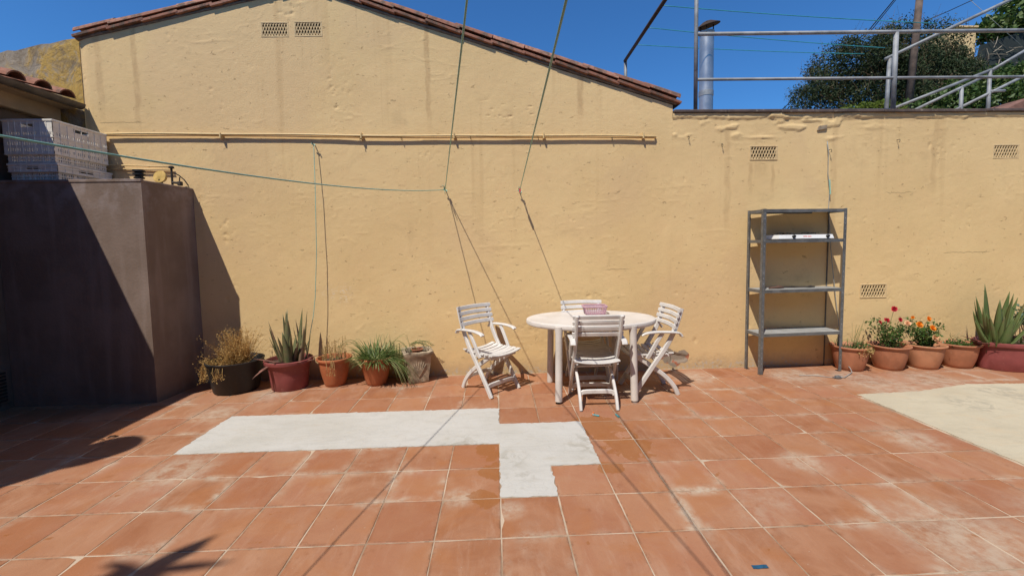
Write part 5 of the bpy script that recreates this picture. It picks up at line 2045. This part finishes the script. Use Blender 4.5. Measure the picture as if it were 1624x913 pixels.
def tree(name, label, cat, Yd, blobs_px, nleaf, size, mat, seed, tip=None, ntip=0, ground=2.7, aspect=.4):
    """blobs_px: (px, py, radius in px, depth offset)"""
    bl = []
    rs = random.Random(seed)
    for px_, py_, r, dy in blobs_px:
        c = at_y(px_, py_, Yd + dy)
        k = (Yd + dy - CAM[1]) / FPX
        bl.append((*c, r * k, r * k * 1.0, r * k * .92))
        for _ in range(9):                                   # lumps on the lump: an uneven outline
            v = np.array([rs.gauss(0, 1) for _ in range(3)])
            v /= np.linalg.norm(v)
            s = rs.uniform(.28, .48) * r * k
            bl.append((*(c + v * r * k * .82), s, s, s))
    base = np.mean([b[:3] for b in bl], axis=0)
    t = thing(name, label, cat, (base[0], base[1], ground))
    P_ = blob_points(bl, nleaf, seed)
    cl_ = vnoise(P_[:, 0] * 2.6 + P_[:, 1] * 1.7, P_[:, 2] * 2.9 - P_[:, 1], seed + 3) + .5 * vnoise(P_[:, 0] * 6, P_[:, 2] * 6.5 + P_[:, 1] * 4, seed + 4)
    P_ = P_[cl_ > -.10]                                      # leaves gather in clumps, with gaps between
    P_ = np.concatenate([P_, blob_points(bl, nleaf // 4, seed + 7, .25) * 1.])
    under(leaf_cloud('crown', P_, size * 1.05, M[mat], None, seed, aspect), t)
    if ntip:
        q = blob_points(bl, ntip, seed + 1, .98) + V(0, 0, size * .5)
        mb = MB()
        for p in q:
            d = np.array([rs.gauss(0, .5), rs.gauss(0, .5), 1.])
            mb.tube([p, p + d / np.linalg.norm(d) * size * rs.uniform(1., 6.)], size * .03, 3)
        lf = np.concatenate([q + rs.uniform(0, 3.5) * V(0, 0, size) + np.random.RandomState(seed).randn(*q.shape) * size * .6 for _ in range(3)])
        under(mb.build('twigs', M['stem']), t)
        under(leaf_cloud('young_leaves', lf, size * .8, M[tip], None, seed + 2, aspect), t)
    mb = MB()
    top = base - V(0, 0, .1)
    g = V(base[0], base[1], ground - .3)
    mb.tube([g, g * .6 + top * .4 + V(.05, 0, 0), top], .11, 8, scale=[1.2, .9, .5])
    for b in bl[::5]:
        s = g * .45 + top * .55
        e = np.array(b[:3])
        mb.tube([s, (s + e) / 2 + V(0, 0, -.05), e], .045, 6, scale=[1, .7, .3])
    under(mb.build('trunk', M['stem']), t)
    return t


tree('evergreen_bush', 'large dark evergreen bush against the sky behind the railing', 'bush', 9.2,
     [(1300, 150, 40, 0), (1330, 112, 45, 0), (1375, 98, 46, -.2), (1425, 92, 48, 0), (1470, 78, 46, .3), (1492, 95, 36, .3), (1400, 145, 50, -.3), (1480, 135, 52, 0), (1350, 160, 42, -.2), (1508, 128, 32, .4), (1272, 172, 26, .2), (1440, 170, 50, -.4), (1525, 165, 34, 0)],
     80000, .066, 'bushleaf', 5, 'bushtip', 2000, 3.0)
tree('leafy_shrub', 'bright green ivy shrub at the stair railing on the right', 'shrub', 7.2,
     [(1475, 163, 20, 0), (1520, 152, 26, .1), (1560, 138, 28, .2), (1600, 128, 30, .2), (1630, 140, 36, .1), (1580, 165, 30, 0), (1440, 172, 14, 0), (1540, 172, 26, -.1)], 9000, .085, 'ivy', 8, None, 0, 3.1, .6)
tree('low_bush', 'low yellow green bush just above the coping below the dark bush', 'bush', 6.6,
     [(1350, 178, 13, 0), (1375, 174, 13, 0), (1400, 172, 13, 0), (1420, 176, 11, 0), (1330, 181, 10, 0)], 5000, .05, 'yellowgreen', 9, None, 0, 3.0, .4)
tree('ivy_tree', 'fresh green leafy tree top at the upper right corner', 'tree', 12.5,
     [(1570, 48, 20, 0), (1600, 32, 28, 0), (1632, 20, 36, 0), (1650, 50, 30, .2), (1560, 52, 10, 0)], 5200, .15, 'ivy', 10, None, 0, 5., .65)
# shade-net fence and a piece of far house
sf = thing('screen_fence', 'dark netted fence with bare twigs below the tree at the right edge', 'fence', tuple(at_y(1600, 110, 12.2)))
a, b, c, d = at_y(1545, 122, 12.2), at_y(1680, 122, 12.2), at_y(1680, 30, 12.2), at_y(1556, 72, 12.2)
mb = MB()
mb.add([a, b, c, d] + [p + V(0, .06, 0) for p in (a, b, c, d)], [(0, 1, 2, 3), (7, 6, 5, 4), (0, 4, 5, 1), (1, 5, 6, 2), (2, 6, 7, 3), (3, 7, 4, 0)])
under(mb.build('net', simple('dark_green_net', (.02, .028, .026), .9, var=.4, scale=3)), sf)
mb = MB()
rn = random.Random(4)
for k in range(16):
    p = at_y(rn.uniform(1565, 1630), rn.uniform(72, 108), 12.13)
    d_ = V(rn.gauss(0, 1), 0, rn.gauss(.2, .5))
    d_ /= np.linalg.norm(d_)
    under(MB().tube([p, p + d_ * .15 + V(0, -.02, .02), p + d_ * .34 + V(0, 0, .05)], .011, 4).build('dry_twig', M['twig']), sf)
fh = thing('far_house', 'corner of an ochre house behind the dark bush', 'house', tuple(at_y(1535, 80, 11.)))
a, b = at_y(1522, 72, 11.), at_y(1548, 45, 11.)
under(MB().box((a[0] - .3, 11., a[2] - 2), (b[0], 12., b[2])).build('wall', M['wall']), fh)
under(MB().box((a[0] - .35, 10.95, b[2]), (b[0] + .04, 12.05, b[2] + .06), .01).build('parapet', M['wall']), fh)
c_ = at_y(1527, 118, 11.5)

# ================================================================== OUT OF FRAME: what throws the remaining shadows
hb_ = thing('rear_house', 'plain house front behind the viewer, outside the picture', 'house', (0, -3.05, 0))
under(MB().box((-9, -6.5, 0), (11, -3.05, 4.1)).build('wall', M['plaster']), hb_)
under(MB().box((-9.05, -6.6, 4.103), (11.05, -3.0, 4.16), .01).build('coping', M['coping']), hb_)
# an added unseen cylinder on the low roof, there to throw the round shadow
ctop = 4.2
dd = V(-2.985, .86, 0) - V(.76, 1, -1.97) * (ctop / 1.97)
ds = thing('round_shadow_caster', 'added unseen round cylinder on the low roof that throws a floor shadow', 'chimney', (dd[0], dd[1], 3.1))
MB().lathe([(.15, 0), (.15, .82)], n=28).build('shaft', M['plaster'], ds, True, 40)
MB().lathe([(.15, .8), (.2, .84), (.2, 1.07), (.17, 1.1)], n=28).build('cap', M['terra2'], ds, True, 40)
# made-up yucca, out of view on the rear roof edge, shaped to cast bladed shadows
tt = 4.93 / 1.97
yb_ = V(-1.70, -.47, 0) - V(.76, 1, -1.97) * tt
yu = thing('yucca_shadow_caster', 'added unseen potted yucca on the rear roof, shaped for its bladed shadow', 'plant', (yb_[0], yb_[1], 4.16))
MB().lathe([(.1, 0), (.15, .24), (.14, .24), (.1, .05)], (0, -.15, 0), 20).build('pot', M['terra'], yu)
MB().tube([V(0, -.15, .1), V(0, -.08, .4), V(0, 0, .77)], .03, 8).build('trunk', M['stem'], yu)
mb = MB()


def shadow_dir(p, q):
    return V(q[0] - p[0], q[1] - p[1], .02)


for (ex, ey, L, w) in ((.20, .24, .30, .11), (.45, .03, .40, .075), (-.16, .03, .26, .08), (-.3, -.1, .3, .09), (.3, -.2, .4, .08), (.05, -.3, .3, .08), (.24, .2, .25, .09)):
    mb.blade((0, 0, .77), (ex, ey, .03), L, w, .0, 6, .05)
mb.build('leaves', M['grassy'], yu)
